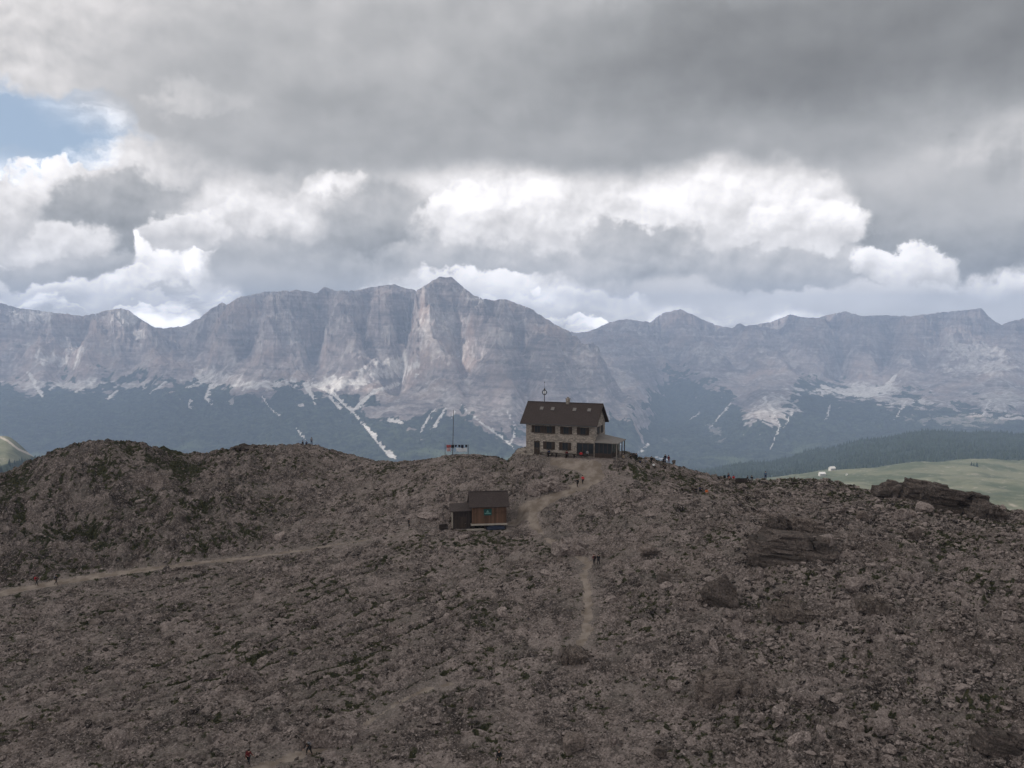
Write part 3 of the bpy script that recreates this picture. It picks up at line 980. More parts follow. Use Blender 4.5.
for q in [(270, 384, 42, 5, 0.65), (215, 378, 26, 9, 0.5), (340, 382, 30, 6, 0.8), (382, 372, 20, 7, 0.55), (60, 360, 22, 9, 0.6), (70, 385, 60, 5, 0.5), (120, 320, 14, 9, 0.5), (135, 385, 22, 5, 0.5), (30, 316, 22, 7, 0.5), (128, 318, 12, 8, 0.6), (138, 334, 12, 5, 0.5), (70, 350, 14, 12, 0.45), (660, 330, 22, 7, 0.3), (590, 352, 22, 6, 0.3), (980, 368, 40, 8, 0.5),
          (770, 412, 28, 14, 0.5, -0.5), (715, 432, 13, 6, 0.42, 0.9), (665, 440, 8, 4, 0.4), (640, 445, 10, 12, 0.4), (615, 446, 7, 12, 0.5), (700, 352, 50, 7, 0.35), (690, 395, 40, 5, 0.3), (860, 390, 60, 7, 0.6),
          (960, 420, 60, 8, 0.42), (1000, 400, 30, 14, 0.5), (975, 352, 40, 10, 0.5), (905, 402, 30, 6, 0.5), (300, 405, 4, 2, 0.5), (340, 420, 4, 2, 0.4), (232, 402, 4, 7, 0.45), (120, 440, 10, 5, 0.3), (150, 425, 8, 5, 0.3),
          (90, 430, 14, 4, 0.25), (432, 326, 24, 26, 0.42), (395, 366, 22, 10, 0.7), (458, 352, 30, 14, 0.35), (470, 300, 12, 10, 0.4)]:  # patches on the peaks paint sunlit rock into the scree mask
    scree_sun_patch(*q)
gul = smooth(0.15, 0.45, fbm(MX / 170, MY / 900, 4, 271)) * smooth(0.95, 0.55, steep) * smooth(-600, -350, MZ)
talus = smooth(1.05, 0.7, steep) * smooth(-950, -650, MZ) * smooth(-150, -420, MZ) * smooth(-0.35, 0.3, n_f) * (1 - forest)
scree = np.clip(np.maximum(scree, np.maximum(0.55 * gul * (1 - forest), 0.34 * talus)), 0, 1)
forest = np.clip(forest * (1 - smooth(0.25, 0.6, scree)), 0, 1)
meadow = smooth(0.12, 0.40, fbm(MX / 520, MY / 420, 4, 281)) * smooth(430, 455, MV) * (1 - scree)

m_mtn, t, b = mat('mountain_rock', 0.97, 0.05)
p = pos(t)
px_, py_, pz_ = t.sep(p)
str_ = t.noise(t.comb(t.m('MULTIPLY', px_, 0.0011), t.m('MULTIPLY', py_, 0.0011), t.m('ADD', t.m('MULTIPLY', pz_, 0.028), t.m('MULTIPLY', px_, 0.001))), 1.0, 5, 0.65)
blot = t.noise(p, 0.0016, 5, 0.6)
fine = t.noise(p, 0.02, 5, 0.65)
c = t.mix(t.ramp(t.m('ADD', t.m('MULTIPLY', str_, t.m('ADD', 0.35, t.m('MULTIPLY', blot, 1.0))), t.m('MULTIPLY', fine, 0.22)), 0.38, 0.66), (0.150, 0.118, 0.116), (0.44, 0.362, 0.340))
blo2 = t.noise(p, 0.0042, 6, 0.7)
c = t.mix(t.ramp(blo2, 0.50, 0.62, 0, 0.75), c, (0.56, 0.50, 0.46))
c = t.mix(t.ramp(blo2, 0.48, 0.36, 0, 0.6), c, (0.12, 0.11, 0.115))
c = t.mix(t.ramp(blot, 0.50, 0.66, 0, 0.5), c, (0.44, 0.29, 0.215))  # warm blotches: the rock's own orange plus a painted sunlit tint
c = t.mix(t.ramp(fine, 0.35, 0.68, 0.45, 0), c, (0.14, 0.125, 0.12))
c = t.mix(t.ramp(fine, 0.55, 0.75, 0, 0.4), c, (0.52, 0.48, 0.45))
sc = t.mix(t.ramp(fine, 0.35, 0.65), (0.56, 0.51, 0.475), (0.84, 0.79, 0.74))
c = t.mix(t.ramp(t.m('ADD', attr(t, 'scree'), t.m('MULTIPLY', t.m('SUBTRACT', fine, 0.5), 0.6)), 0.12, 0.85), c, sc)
fo = t.mix(t.ramp(t.noise(p, 0.02, 6, 0.75), 0.38, 0.68), (0.006, 0.012, 0.010), (0.075, 0.092, 0.055))
fo = t.mix(t.m('MULTIPLY', attr(t, 'meadow'), 0.8), fo, (0.11, 0.135, 0.07))
c = t.mix(t.ramp(t.m('ADD', attr(t, 'forest'), t.m('MULTIPLY', t.m('SUBTRACT', fine, 0.5), 0.9)), 0.3, 0.7), c, fo)
t.l.new(c, b.inputs['Base Color'])
bump(t, b, t.noise(p, 0.012, 7, 0.7), 1.0, 40.0)

mv = np.stack([MX, MY, MZ], -1).reshape(-1, 3)
mf = grid_faces(nR, nC)
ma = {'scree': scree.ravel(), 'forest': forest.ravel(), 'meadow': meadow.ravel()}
fy = MY.ravel()[mf].mean(1)
fu = (mf[:, 0] % nC)
fu = mu[fu]
fz_ = MV.ravel()[mf].mean(1)
low = (fz_ > np.interp(fu, tu, tvv) + 45) | (fy < 6200)
right = (~low) & ((fu > 655) | ((fu > 560) & (fy > 11000)))
left = (~low) & (fu < 176)
main = ~(low | right | left)
for nm, keep, lb in (('valley', low, 'dark wooded valley floor below the mountains'),
                     ('mountain', main, 'grey rock massif with a square summit and pale scree chutes'),
                     ('mountain', left, 'lower pinkish rock mountain at the left end of the range'),
                     ('mountain', right, 'long flat topped rock range behind the hut on the right')):
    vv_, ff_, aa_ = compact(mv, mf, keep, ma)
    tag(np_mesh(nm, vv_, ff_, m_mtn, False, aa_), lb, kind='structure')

# ================================================================== nearer hills: green alp with a wooded ridge on the right, a meadow spur on the left
def hill_mesh(u0, u1, keys, name, label, seed, du=1.25):
    hu = np.arange(u0, u1, du)
    kk = np.array(sorted(keys), float)
    D = np.array([[q[0] for q in keys[int(a)]] for a in kk], float)
    V = np.array([[q[1] for q in keys[int(a)]] for a in kk], float)
    D = np.c_[np.full(len(kk), 480.0), D]
    V = np.c_[V[:, 0] + 190.0, V]
    r = np.concatenate([np.arange(480, D[:, 1].min(), 60.0), np.arange(D[:, 1].min(), D.max(), 14.0)])
    HX_, HY_ = r[:, None] * ((hu - W / 2) / F)[None, :], np.repeat(r[:, None], len(hu), 1)
    Zp = np.zeros(HX_.shape)
    ci = np.clip(np.searchsorted(kk, hu) - 1, 0, len(kk) - 2)
    ct = np.clip((hu - kk[ci]) / (kk[ci + 1] - kk[ci]), 0, 1)
    ct = ct * ct * (3 - 2 * ct)
    for a in range(len(kk)):
        pr = np.interp(r, D[a], D[a] * slope_of(V[a]))
        wg = np.where(ci == a, 1 - ct, 0) + np.where(ci + 1 == a, ct, 0)
        Zp += pr[:, None] * wg[None, :]
    Zp += fbm(HX_ / 260, HY_ / 260, 5, seed) * 20 + fbm(HX_ / 60, HY_ / 60, 3, seed + 3) * 4
    return HX_, HY_, Zp + EYE[2], hu


RIGHT = {
    560:  [(1500, 640), (2500, 600), (2700, 600), (3300, 560), (4000, 540), (4700, 520), (5200, 540)],
    680:  [(1500, 560), (2500, 505), (2700, 500), (3300, 488), (4000, 480), (4700, 473), (5200, 492)],
    760:  [(1500, 540), (2500, 492), (2700, 479), (3200, 480), (4000, 472), (4700, 462), (5200, 480)],
    830:  [(1500, 530), (2500, 482), (2750, 471), (3200, 473), (4000, 462), (4700, 449), (5200, 470)],
    870:  [(1500, 530), (2500, 476), (2800, 469), (3200, 470), (4000, 452), (4700, 439), (5200, 460)],
    930:  [(1500, 530), (2500, 474), (2800, 463), (3200, 464), (4000, 445), (4700, 431), (5200, 455)],
    980:  [(1500, 530), (2500, 472), (2800, 460), (3200, 461), (4000, 446), (4700, 432), (5200, 455)],
    1040: [(1500, 530), (2500, 474), (2800, 462), (3200, 463), (4000, 448), (4700, 434), (5200, 455)],
    1340: [(1500, 535), (2500, 478), (2800, 466), (3200, 465), (4000, 450), (4700, 436), (5200, 455)],
}
LEFT = {
    -320: [(1400, 520), (2200, 430), (2600, 400), (3000, 440)],
    -60:  [(1400, 530), (2200, 452), (2600, 424), (3000, 460)],
    0:    [(1400, 535), (2200, 465), (2600, 437), (3000, 470)],
    40:   [(1400, 560), (2200, 485), (2600, 463), (3000, 490)],
    90:   [(1400, 600), (2200, 510), (2600, 490), (3000, 520)],
    160:  [(1400, 640), (2200, 550), (2600, 540), (3000, 560)],
}
m_alp, t, b = mat('alpine_pasture', 0.97, 0.05)
p = pos(t)
a1, a2 = t.noise(p, 0.006, 6, 0.65), t.noise(p, 0.035, 6, 0.75)
c = t.mix(t.ramp(a1, 0.42, 0.58), (0.085, 0.098, 0.058), (0.155, 0.155, 0.100))
c = t.mix(t.ramp(a2, 0.54, 0.66, 0, 0.65), c, (0.30, 0.27, 0.22))
c = t.mix(t.ramp(a2, 0.40, 0.28, 0, 0.7), c, (0.04, 0.055, 0.03))
c = t.mix(t.ramp(attr(t, 'bare'), 0.3, 0.7), c, (0.40, 0.35, 0.29))
c = t.mix(t.ramp(t.m('ADD', attr(t, 'forest'), t.m('MULTIPLY', t.m('SUBTRACT', a2, 0.5), 0.5)), 0.35, 0.65), c, t.mix(a2, (0.010, 0.018, 0.012), (0.032, 0.046, 0.026)))
t.l.new(c, b.inputs['Base Color'])
bump(t, b, a2, 0.5, 6.0)
FOREST_SPOTS = []
rngn = np.random.default_rng(5)
for side, (u0, u1, keys, label, seed) in enumerate([(600, 1330, RIGHT, 'green alpine pasture with a dark wooded ridge behind it', 301), (-310, 150, LEFT, 'green meadow spur with a pale track left of the rocky hill', 331)]):
    hx, hy, hz_, hu = hill_mesh(u0, u1, keys, 'hills', label, seed)
    pu, pv = project(hx, hy, hz_)
    nn = fbm(hx / 180, hy / 180, 4, seed + 9)
    if side == 0:
        fr = smooth(3150, 3350, hy + 260 * nn) + 0.8 * smooth(0.30, 0.5, nn) * smooth(2300, 2600, hy)
        bare = smooth(1.6, 0.5, poly_dist(pu, pv, [(1000, 468, 1), (965, 463, 1), (925, 466, 1), (905, 475, 1), (890, 480, 1)])[0]) * 0.5
        bare = np.maximum(0.45 * bare, 0.6 * smooth(0.25, 0.6, fbm(hx / 90, hy / 160, 4, seed + 21))) * smooth(0.4, 0.0, fr)
    else:
        fr = smooth(462, 470, pv + 8 * nn + 0.2 * pu)
        bare = smooth(1.5, 0.4, poly_dist(pu, pv, [(0, 437, 1), (8, 441, 1), (18, 449, 1), (34, 456, 1)])[0])
    fr = np.clip(fr, 0, 1) * (1 - bare)
    ho = np_mesh('hills', np.stack([hx, hy, hz_], -1).reshape(-1, 3), grid_faces(*hx.shape), m_alp, True, {'forest': fr.ravel(), 'bare': bare.ravel()})
    tag(ho, label, kind='structure')
    pr = (fr.ravel() > 0.6).nonzero()[0]
    pick = rngn.choice(pr, min(len(pr), 15000 if side == 0 else 4000), replace=False)
    FOREST_SPOTS.append(np.stack([hx, hy, hz_], -1).reshape(-1, 3)[pick] + np.c_[rngn.uniform(-7, 7, len(pick)), rngn.uniform(-7, 7, len(pick)), np.zeros(len(pick))])
    if side == 0:
        ALP = (hx, hy, hz_, pu, pv)
# wooded slopes of the big valley
pr = ((forest.ravel() > 0.7) & (MV.ravel() > 370) & (MV.ravel() < 482) & (MU.ravel() > -80) & (MU.ravel() < 1100) & (MY.ravel() > 5600)).nonzero()[0]
pick = rngn.choice(pr, 22000, replace=False)
FOREST_SPOTS.append(mv[pick])
FOREST_SPOTS = np.concatenate(FOREST_SPOTS)


def forest_mesh(spots):
    n = len(spots)
    hgt = rngn.uniform(9, 20, n)
    rad = hgt * rngn.uniform(0.16, 0.26, n)
    k = 5
    a = np.arange(k) * 2 * math.pi / k
    ring = np.c_[np.cos(a), np.sin(a), np.zeros(k)]
    tmpl = np.r_[ring, ring * 0.62 + [0, 0, 0.45], [[0, 0, 1.0]]]
    v = tmpl[None] * np.stack([rad, rad, hgt], -1)[:, None, :] + spots[:, None, :] - np.array([0, 0, 1.0])
    f = []
    for i in range(k):
        j = (i + 1) % k
        f += [(i, j, k + j), (i, k + j, k + i), (k + i, k + j, 2 * k)]
    f = np.array(f)[None] + (np.arange(n) * len(tmpl))[:, None, None]
    return v.reshape(-1, 3), f.reshape(-1, 3)


m_tree, t, b = mat('conifer_needles', 0.95, 0.05)
ri = t.n.new('ShaderNodeNewGeometry').outputs['Random Per Island']
t.l.new(t.mix(ri, (0.012, 0.022, 0.013), (0.045, 0.060, 0.032)), b.inputs['Base Color'])
fv, ff = forest_mesh(FOREST_SPOTS)
tag(np_mesh('forest', fv, ff, m_tree), 'dark conifer forest on the valley slopes and far ridge', kind='stuff')

# ================================================================== the air
ZTOP = float(max(MZ.max(), 66.0)) + 12.0
ZBOT = float(min(MZ.min(), GZ.min())) - 30.0
bm = bmesh.new()
bmesh.ops.create_cube(bm, size=1.0)
for vx in bm.verts:
    vx.co.x = vx.co.x * 32000
    vx.co.y = -900 + (vx.co.y + 0.5) * 17500
    vx.co.z = ZTOP if vx.co.z > 0 else ZBOT
me = bpy.data.meshes.new('haze')
bm.to_mesh(me)
bm.free()
mh = bpy.data.materials.new('air')
mh.use_nodes = True
mh.node_tree.nodes.clear()
mo = mh.node_tree.nodes.new('ShaderNodeOutputMaterial')
pvn = mh.node_tree.nodes.new('ShaderNodeVolumePrincipled')
pvn.inputs['Color'].default_value = (0.56, 0.715, 1.0, 1)
pvn.inputs['Density'].default_value = 7.3e-5
pvn.inputs['Anisotropy'].default_value = 0.0
mh.node_tree.links.new(pvn.outputs[0], mo.inputs['Volume'])
me.materials.append(mh)
hz_o = bpy.data.objects.new('haze', me)
COL.objects.link(hz_o)
tag(hz_o, 'bluish summer haze filling the valley', kind='stuff')

# ================================================================== added unseen cloud deck: shades the plateau, gaps let sun onto chosen mountain patches
DECK = 5200.0


def deck_point(p):
    k = (DECK - p[2]) / SUN_DIR[2]
    return p[:2] + SUN_DIR[:2] * k


def far_hit(u, v):
    j = int(np.argmin(np.abs(mu - u)))
    d = MZ[:, j] - (EYE[2] + slope_of(v) * rows)
    k = np.nonzero((d > 0) & (rows > 5500))[0]
    i = k[0] if len(k) else nR // 2
    return np.array([MX[i, j], MY[i, j], MZ[i, j]])


dx_ = np.arange(-18500, 11000, 90.0)
dy_ = np.arange(-6500, 12500, 90.0)
DX, DY = np.meshgrid(dx_, dy_)
dn = fbm(DX / 900, DY / 900, 5, 401)
dn2 = fbm(DX / 2600, DY / 2600, 4, 403)
gap = np.zeros(DX.shape)
for u, v, r, k in [(428, 330, 430, 1.0), (450, 318, 300, 0.9), (385, 372, 330, 0.8), (335, 385, 420, 0.9), (125, 325, 420, 0.9), (62, 362, 420, 0.8), (30, 318, 350, 0.7), (230, 385, 330, 0.6), (975, 345, 600, 0.7),
                   (370, 430, 420, 0.8), (770, 415, 420, 0.6), (870, 388, 420, 0.5), (960, 420, 450, 0.6), (480, 410, 350, 0.5), (610, 440, 380, 0.5)]:
    q = deck_point(far_hit(u, v))
    gap = np.maximum(gap, k * smooth(1.25, 0.55, np.hypot(DX - q[0], DY - q[1]) / r + 0.9 * dn))
ALPQ = []
for (gy, gxx, r, k) in ((2700, 1000, 800, 0.8), (2650, -1450, 450, 0.9)):
    q = deck_point(np.array([gxx, gy, -350.0]))
    gap = np.maximum(gap, k * smooth(1.25, 0.55, np.hypot(DX - q[0], DY - q[1]) / r + 0.9 * dn))
qf = deck_point(np.array([0.0, 150.0, 20.0]))
near = smooth(1500, 600, np.hypot(DX - qf[0], DY - qf[1]))
air = smooth(6900, 5600, DY - (qf[1] - 150)) * 0.72
thin = np.clip(np.maximum(np.maximum(gap, air + 0.15 * dn), 0.26 + 0.50 * dn2 + 0.36 * dn), 0, 1) * (1 - near) + (0.085 + 0.20 * smooth(105, 240, DY - qf[1] + 150) * smooth(-110, -20, DX - qf[0])) * near
thick = 260 * (1 - gap) + 160 * dn
zt, zb = DECK + 40 + np.maximum(thick, 15), DECK - 30 - 40 * dn2
nv = DX.size
fa = grid_faces(*DX.shape)
dv = np.concatenate([np.stack([DX, DY, zt], -1).reshape(-1, 3), np.stack([DX, DY, zb], -1).reshape(-1, 3)])
keepf = thin.ravel()[fa].mean(1) < 0.97
fa = fa[keepf]
df = np.concatenate([fa, fa[:, ::-1] + nv])
m_shade_cloud = bpy.data.materials.new('shade_cloud_vapour')
m_shade_cloud.use_nodes = True
t = NT(m_shade_cloud.node_tree)
t.n.clear()
mo = t.n.new('ShaderNodeOutputMaterial')
tr, tl, dfz = t.n.new('ShaderNodeBsdfTransparent'), t.n.new('ShaderNodeBsdfTranslucent'), t.n.new('ShaderNodeBsdfDiffuse')
tl.inputs[0].default_value = dfz.inputs[0].default_value = (0.95, 0.95, 0.95, 1)
m1, m2 = t.n.new('ShaderNodeMixShader'), t.n.new('ShaderNodeMixShader')
m1.inputs[0].default_value = 0.75
t.l.new(dfz.outputs[0], m1.inputs[1])
t.l.new(tl.outputs[0], m1.inputs[2])
# two surfaces are crossed, so each passes the square root
t.l.new(t.m('POWER', attr(t, 'thin'), 0.5), m2.inputs[0])
t.l.new(m1.outputs[0], m2.inputs[1])
t.l.new(tr.outputs[0], m2.inputs[2])
t.l.new(m2.outputs[0], mo.inputs['Surface'])
tag(np_mesh('shade_clouds', dv, df, m_shade_cloud, True, {'thin': np.r_[thin.ravel(), thin.ravel()]}), 'broken grey cloud deck added out of view to shade the plateau', kind='stuff')

# ================================================================== builders for objects
class MB:
    """Collects boxes, bars, prisms and discs; build() links them as one mesh object."""
    def __init__(s):
        s.bm = bmesh.new()

    def box(s, a, b, bev=0.0, rot=None):
        a, b = Vector(a), Vector(b)
        r = bmesh.ops.create_cube(s.bm, size=1.0)
        vs = r['verts']
        c, d = (a + b) / 2, b - a
        for v in vs:
            v.co = Vector((v.co.x * d.x, v.co.y * d.y, v.co.z * d.z))
            if rot is not None:
                v.co = rot @ v.co
            v.co += c
        if bev:
            es = {e for v in vs for e in v.link_edges}
            bmesh.ops.bevel(s.bm, geom=list(es), offset=bev, segments=1, affect='EDGES')
        return s

    def rod(s, p, q, r0, r1=None, n=10):
        p, q = Vector(p), Vector(q)
        r1 = r0 if r1 is None else r1
        d = q - p
        g = bmesh.ops.create_cone(s.bm, cap_ends=True, segments=n, radius1=r0, radius2=r1, depth=d.length)
        M = Matrix.Translation((p + q) / 2) @ d.to_track_quat('Z', 'Y').to_matrix().to_4x4()
        bmesh.ops.transform(s.bm, matrix=M, verts=g['verts'])
        return s

    def poly(s, pts, faces):
        vs = [s.bm.verts.new(p) for p in pts]
        for f in faces:
            s.bm.faces.new([vs[i] for i in f])
        return s

    def slab(s, quad, th):
        """A sheet with thickness under four corner points."""
        q = [Vector(p) for p in quad]
        n = (q[1] - q[0]).cross(q[3] - q[0]).normalized()
        lo = [p - n * th for p in q]
        k = len(q)
        f = [list(range(k)), list(range(2 * k - 1, k - 1, -1))] + [(i, k + i, k + (i + 1) % k, (i + 1) % k) for i in range(k)]
        return s.poly(q + lo, f)

    def ring(s, c, R_, r, n=20, m=6, axis='Y'):
        vs = []
        for i in range(n):
            a = 2 * math.pi * i / n
            for j in range(m):
                b = 2 * math.pi * j / m
                x, z_ = (R_ + r * math.cos(b)) * math.cos(a), (R_ + r * math.cos(b)) * math.sin(a)
                vs.append(s.bm.verts.new(Vector(c) + (Vector((x, r * math.sin(b), z_)) if axis == 'Y' else Vector((x, z_, r * math.sin(b))))))
        for i in range(n):
            for j in range(m):
                s.bm.faces.new((vs[i * m + j], vs[((i + 1) % n) * m + j], vs[((i + 1) % n) * m + (j + 1) % m], vs[i * m + (j + 1) % m]))
        return s

    def build(s, name, m, parent=None, smooth_=False, recalc=True):
        if recalc:
            bmesh.ops.recalc_face_normals(s.bm, faces=s.bm.faces)
        me = bpy.data.meshes.new(name)
        s.bm.to_mesh(me)
        s.bm.free()
        for p_ in me.polygons:
            p_.use_smooth = smooth_
        me.materials.append(m)
        o = bpy.data.objects.new(name, me)
        COL.objects.link(o)
        if parent is not None:
            o.parent = parent
        return o


def at_ground(u, v, y1=235.0):
    return march(u, v, lambda X, Y: ground_z(X, Y), y1=y1)


# ---- stone masonry and weathered boards
m_wall, t, b = mat('rubble_masonry', 0.95, 0.1)
o = t.n.new('ShaderNodeTexCoord').outputs['Object']
ox, oy, oz = t.sep(o)
q = t.comb(t.m('MULTIPLY', t.m('ADD', ox, oy), 2.2), t.m('MULTIPLY', oz, 4.4), 0.0)
q = t.vm('ADD', q, t.vm('MULTIPLY', t.noise(o, 1.5, 2, 0.5, color=True), (0.5, 0.4, 0)))
vo = t.n.new('ShaderNodeTexVoronoi')
vo.feature = 'DISTANCE_TO_EDGE'
vo.inputs['Scale'].default_value = 1.0
t.l.new(q, vo.inputs['Vector'])
vc = t.n.new('ShaderNodeTexVoronoi')
vc.inputs['Scale'].default_value = 1.0
t.l.new(q, vc.inputs['Vector'])
cr = t.sep(vc.outputs['Color'])[0]
c = t.mix(cr, (0.165, 0.142, 0.123), (0.40, 0.35, 0.305))
c = t.mix(t.ramp(t.noise(o, 0.6, 4, 0.6), 0.4, 0.7, 0, 0.5), c, (0.27, 0.225, 0.185))
c = t.mix(t.ramp(vo.outputs['Distance'], 0.06, 0.0, 0, 0.75), c, (0.13, 0.115, 0.10))
t.l.new(c, b.inputs['Base Color'])
bump(t, b, t.ramp(vo.outputs['Distance'], 0.0, 0.12), 0.8, 0.04)


def boards(name, c0, c1, per=5.0, axis='x', rough=0.9):
    m, t, b = mat(name, rough, 0.15)
    o = t.n.new('ShaderNodeTexCoord').outputs['Object']
    ox, oy, oz = t.sep(o)
    a = {'x': t.m('ADD', ox, oy), 'z': oz}[axis]
    q = t.m('MULTIPLY', a, per)
    fl = t.m('FLOOR', q)
    wn = t.n.new('ShaderNodeTexWhiteNoise')
    wn.noise_dimensions = '1D'
    t.l.new(fl, wn.inputs['W'])
    fr = t.m('FRACT', q)
    gr = t.noise(t.comb(t.m('MULTIPLY', a, 18.0), t.m('MULTIPLY', oz, 1.2 if axis == 'x' else 8.0), fl), 1.0, 4, 0.65)
    k = t.m('ADD', t.m('MULTIPLY', wn.outputs['Value'], 0.6), t.m('MULTIPLY', gr, 0.6), clamp=True)
    c = t.mix(k, c0, c1)
    c = t.mix(t.ramp(t.noise(o, 0.9, 4, 0.6), 0.5, 0.75, 0, 0.55), c, tuple(x * 0.45 for x in c0))
    gap_ = t.m('MINIMUM', fr, t.m('SUBTRACT', 1.0, fr))
    c = t.mix(t.ramp(gap_, 0.07, 0.0, 0, 0.85), c, tuple(x * 0.25 for x in c0))
    t.l.new(c, b.inputs['Base Color'])
    bump(t, b, t.ramp(gap_, 0.0, 0.09), 0.7, 0.02)
    return m


m_roof, t, b = mat('dark_shingles', 0.85, 0.2)
o = t.n.new('ShaderNodeTexCoord').outputs['Object']
br = t.n.new('ShaderNodeTexBrick')
ox, oy, oz = t.sep(o)
t.l.new(t.comb(ox, t.m('MULTIPLY', oz, 1.7), 0.0), br.inputs['Vector'])
br.inputs['Scale'].default_value = 2.2
br.inputs['Mortar Size'].default_value = 0.03
br.inputs['Color1'].default_value = (0.050, 0.037, 0.034, 1)
br.inputs['Color2'].default_value = (0.074, 0.056, 0.051, 1)
br.inputs['Mortar'].default_value = (0.022, 0.019, 0.018, 1)
c = t.mix(t.ramp(t.noise(o, 0.5, 5, 0.65), 0.4, 0.7, 0, 0.5), br.outputs['Color'], (0.040, 0.030, 0.027))
t.l.new(c, b.inputs['Base Color'])

m_shut = boards('dark_brown_boards', (0.030, 0.022, 0.018), (0.062, 0.045, 0.036), 7.0)
m_frame = plain('dark_brown_paint', (0.045, 0.033, 0.026), 0.7)
m_glass, t, b = mat('dark_window_glass', 0.12, 0.5)
b.inputs['Base Color'].default_value = (0.02, 0.023, 0.027, 1)
bump(t, b, t.noise(t.n.new('ShaderNodeTexCoord').outputs['Object'], 2.0, 2), 0.05, 0.02)
m_metal = plain('weathered_metal', (0.20, 0.20, 0.20), 0.5, 0.3, 9, 0.5)
m_darkmetal = plain('dark_metal', (0.045, 0.045, 0.048), 0.55, 0.3, 9, 0.4)
m_white = plain('white_paint', (0.72, 0.72, 0.70), 0.6, 0.08)
m_porchroof = plain('grey_sheet_roof', (0.165, 0.150, 0.140), 0.7, 0.25, 1.5)
m_oldwood = boards('weathered_grey_boards', (0.10, 0.085, 0.072), (0.26, 0.225, 0.195), 5.0)
m_darkwood = boards('dark_stained_boards', (0.022, 0.018, 0.017), (0.055, 0.042, 0.036), 5.0)
m_larch = boards('brown_larch_boards', (0.045, 0.028, 0.020), (0.160, 0.092, 0.060), 4.2)
m_plank = boards('pale_sawn_planks', (0.17, 0.145, 0.12), (0.36, 0.32, 0.275), 3.0, 'z')

# ------------------------------------------------------------------ the mountain hut
hut = thing('mountain_hut', 'two storey stone mountain hut with a steep dark brown roof on the crest', 'mountain hut', HUT_P, -HUT_TH)
L_, W_ = HUT_L, HUT_W
EAVE, RIDGE = 7.0, 10.45
mb = MB()
# walls with the gables, as one closed prism
mb.poly([(-L_, 0, -1.5), (0, 0, -1.5), (0, W_, -1.5), (-L_, W_, -1.5), (-L_, 0, EAVE), (0, 0, EAVE), (0, W_, EAVE), (-L_, W_, EAVE), (-L_, W_ / 2, RIDGE - 0.25), (0, W_ / 2, RIDGE - 0.25)],
        [(0, 1, 5, 4), (1, 2, 6, 9, 5), (2, 3, 7, 6), (3, 0, 4, 8, 7), (4, 5, 9, 8), (6, 7, 8, 9), (0, 3, 2, 1)])
mb.build('wall', m_wall, hut)
MB().box((-L_ - 1.9, -0.9, -1.2), (-L_ - 0.003, 3.0, 0.75), 0.06).box((-L_ - 0.6, -1.5, -1.2), (-L_ + 2.0, -0.9, 0.25), 0.05).build('plinth', m_wall, hut)
sl = (RIDGE - EAVE) / (W_ / 2)
ov = 0.75
x0, x1 = -L_ - 1.05, 0.65
zr = RIDGE + 0.06
ze = EAVE + 0.06 - ov * sl
mb = MB()
mb.slab([(x0, -ov, ze), (x1, -ov, ze), (x1, W_ / 2, zr), (x0, W_ / 2, zr)], 0.22)
mb.slab([(x1, W_ + ov, ze), (x0, W_ + ov, ze), (x0, W_ / 2 + 0.002, zr), (x1, W_ / 2 + 0.002, zr)], 0.22)
mb.box((x0, W_ / 2 - 0.16, zr - 0.04), (x1, W_ / 2 + 0.16, zr + 0.07), 0.03)
roof = mb.build('roof', m_roof, hut)
for xx in (x0 - 0.03, x1 - 0.03):
    MB().slab([(xx, -ov, ze + 0.05), (xx + 0.06, -ov, ze + 0.05), (xx + 0.06, W_ / 2, zr + 0.05), (xx, W_ / 2, zr + 0.05)], 0.30).build('bargeboard', m_frame, roof)
    MB().slab([(xx + 0.06, W_ + ov, ze + 0.05), (xx, W_ + ov, ze + 0.05), (xx, W_ / 2, zr + 0.05), (xx + 0.06, W_ / 2, zr + 0.05)], 0.30).build('bargeboard', m_frame, roof)
MB().rod((x0, -ov - 0.07, ze - 0.1), (x1, -ov - 0.07, ze - 0.1), 0.07).build('gutter', m_darkmetal, roof)


def window(parent, xc, z0, z1, w_, shutter=0.62, face='front', name='window'):
    """A window set in the wall with board shutters folded back on both sides."""
    def pt(a, d, z_):
        return (a, -d, z_) if face == 'front' else (d, a, z_)

    def bx(mbx, a0, a1, d0, d1, za, zb):
        p_, q_ = pt(a0, d0, za), pt(a1, d1, zb)
        mbx.box([min(p_[i], q_[i]) for i in range(3)], [max(p_[i], q_[i]) for i in range(3)])
    f = MB()
    h = w_ / 2
    bx(f, xc - h, xc - h + 0.09, -0.12, 0.045, z0, z1)
    bx(f, xc + h - 0.09, xc + h, -0.12, 0.045, z0, z1)
    bx(f, xc - h + 0.09, xc + h - 0.09, -0.12, 0.043, z1 - 0.09, z1)
    bx(f, xc - h + 0.09, xc + h - 0.09, -0.12, 0.043, z0, z0 + 0.09)
    bx(f, xc - 0.035, xc + 0.035, -0.12, 0.041, z0 + 0.09, z1 - 0.09)
    bx(f, xc - h - 0.05, xc + h + 0.05, 0.046, 0.14, z0 - 0.08, z0 - 0.004)
    wo = f.build(name, m_frame, parent)
    g = MB()
    bx(g, xc - h + 0.05, xc + h - 0.05, 0.005, 0.02, z0 + 0.05, z1 - 0.05)
    g.build('pane', m_glass, wo)
    if shutter:
        for sg in (-1, 1):
            s_ = MB()
            a0 = xc + sg * (h + 0.02)
            bx(s_, a0, a0 + sg * shutter, 0.02, 0.07, z0 - 0.03, z1 + 0.03)
            for zz in (z0 + 0.2, z1 - 0.3):
                bx(s_, a0 + sg * 0.03, a0 + sg * (shutter - 0.03), 0.07, 0.095, zz, zz + 0.1)
            s_.build('shutter', m_shut, wo)


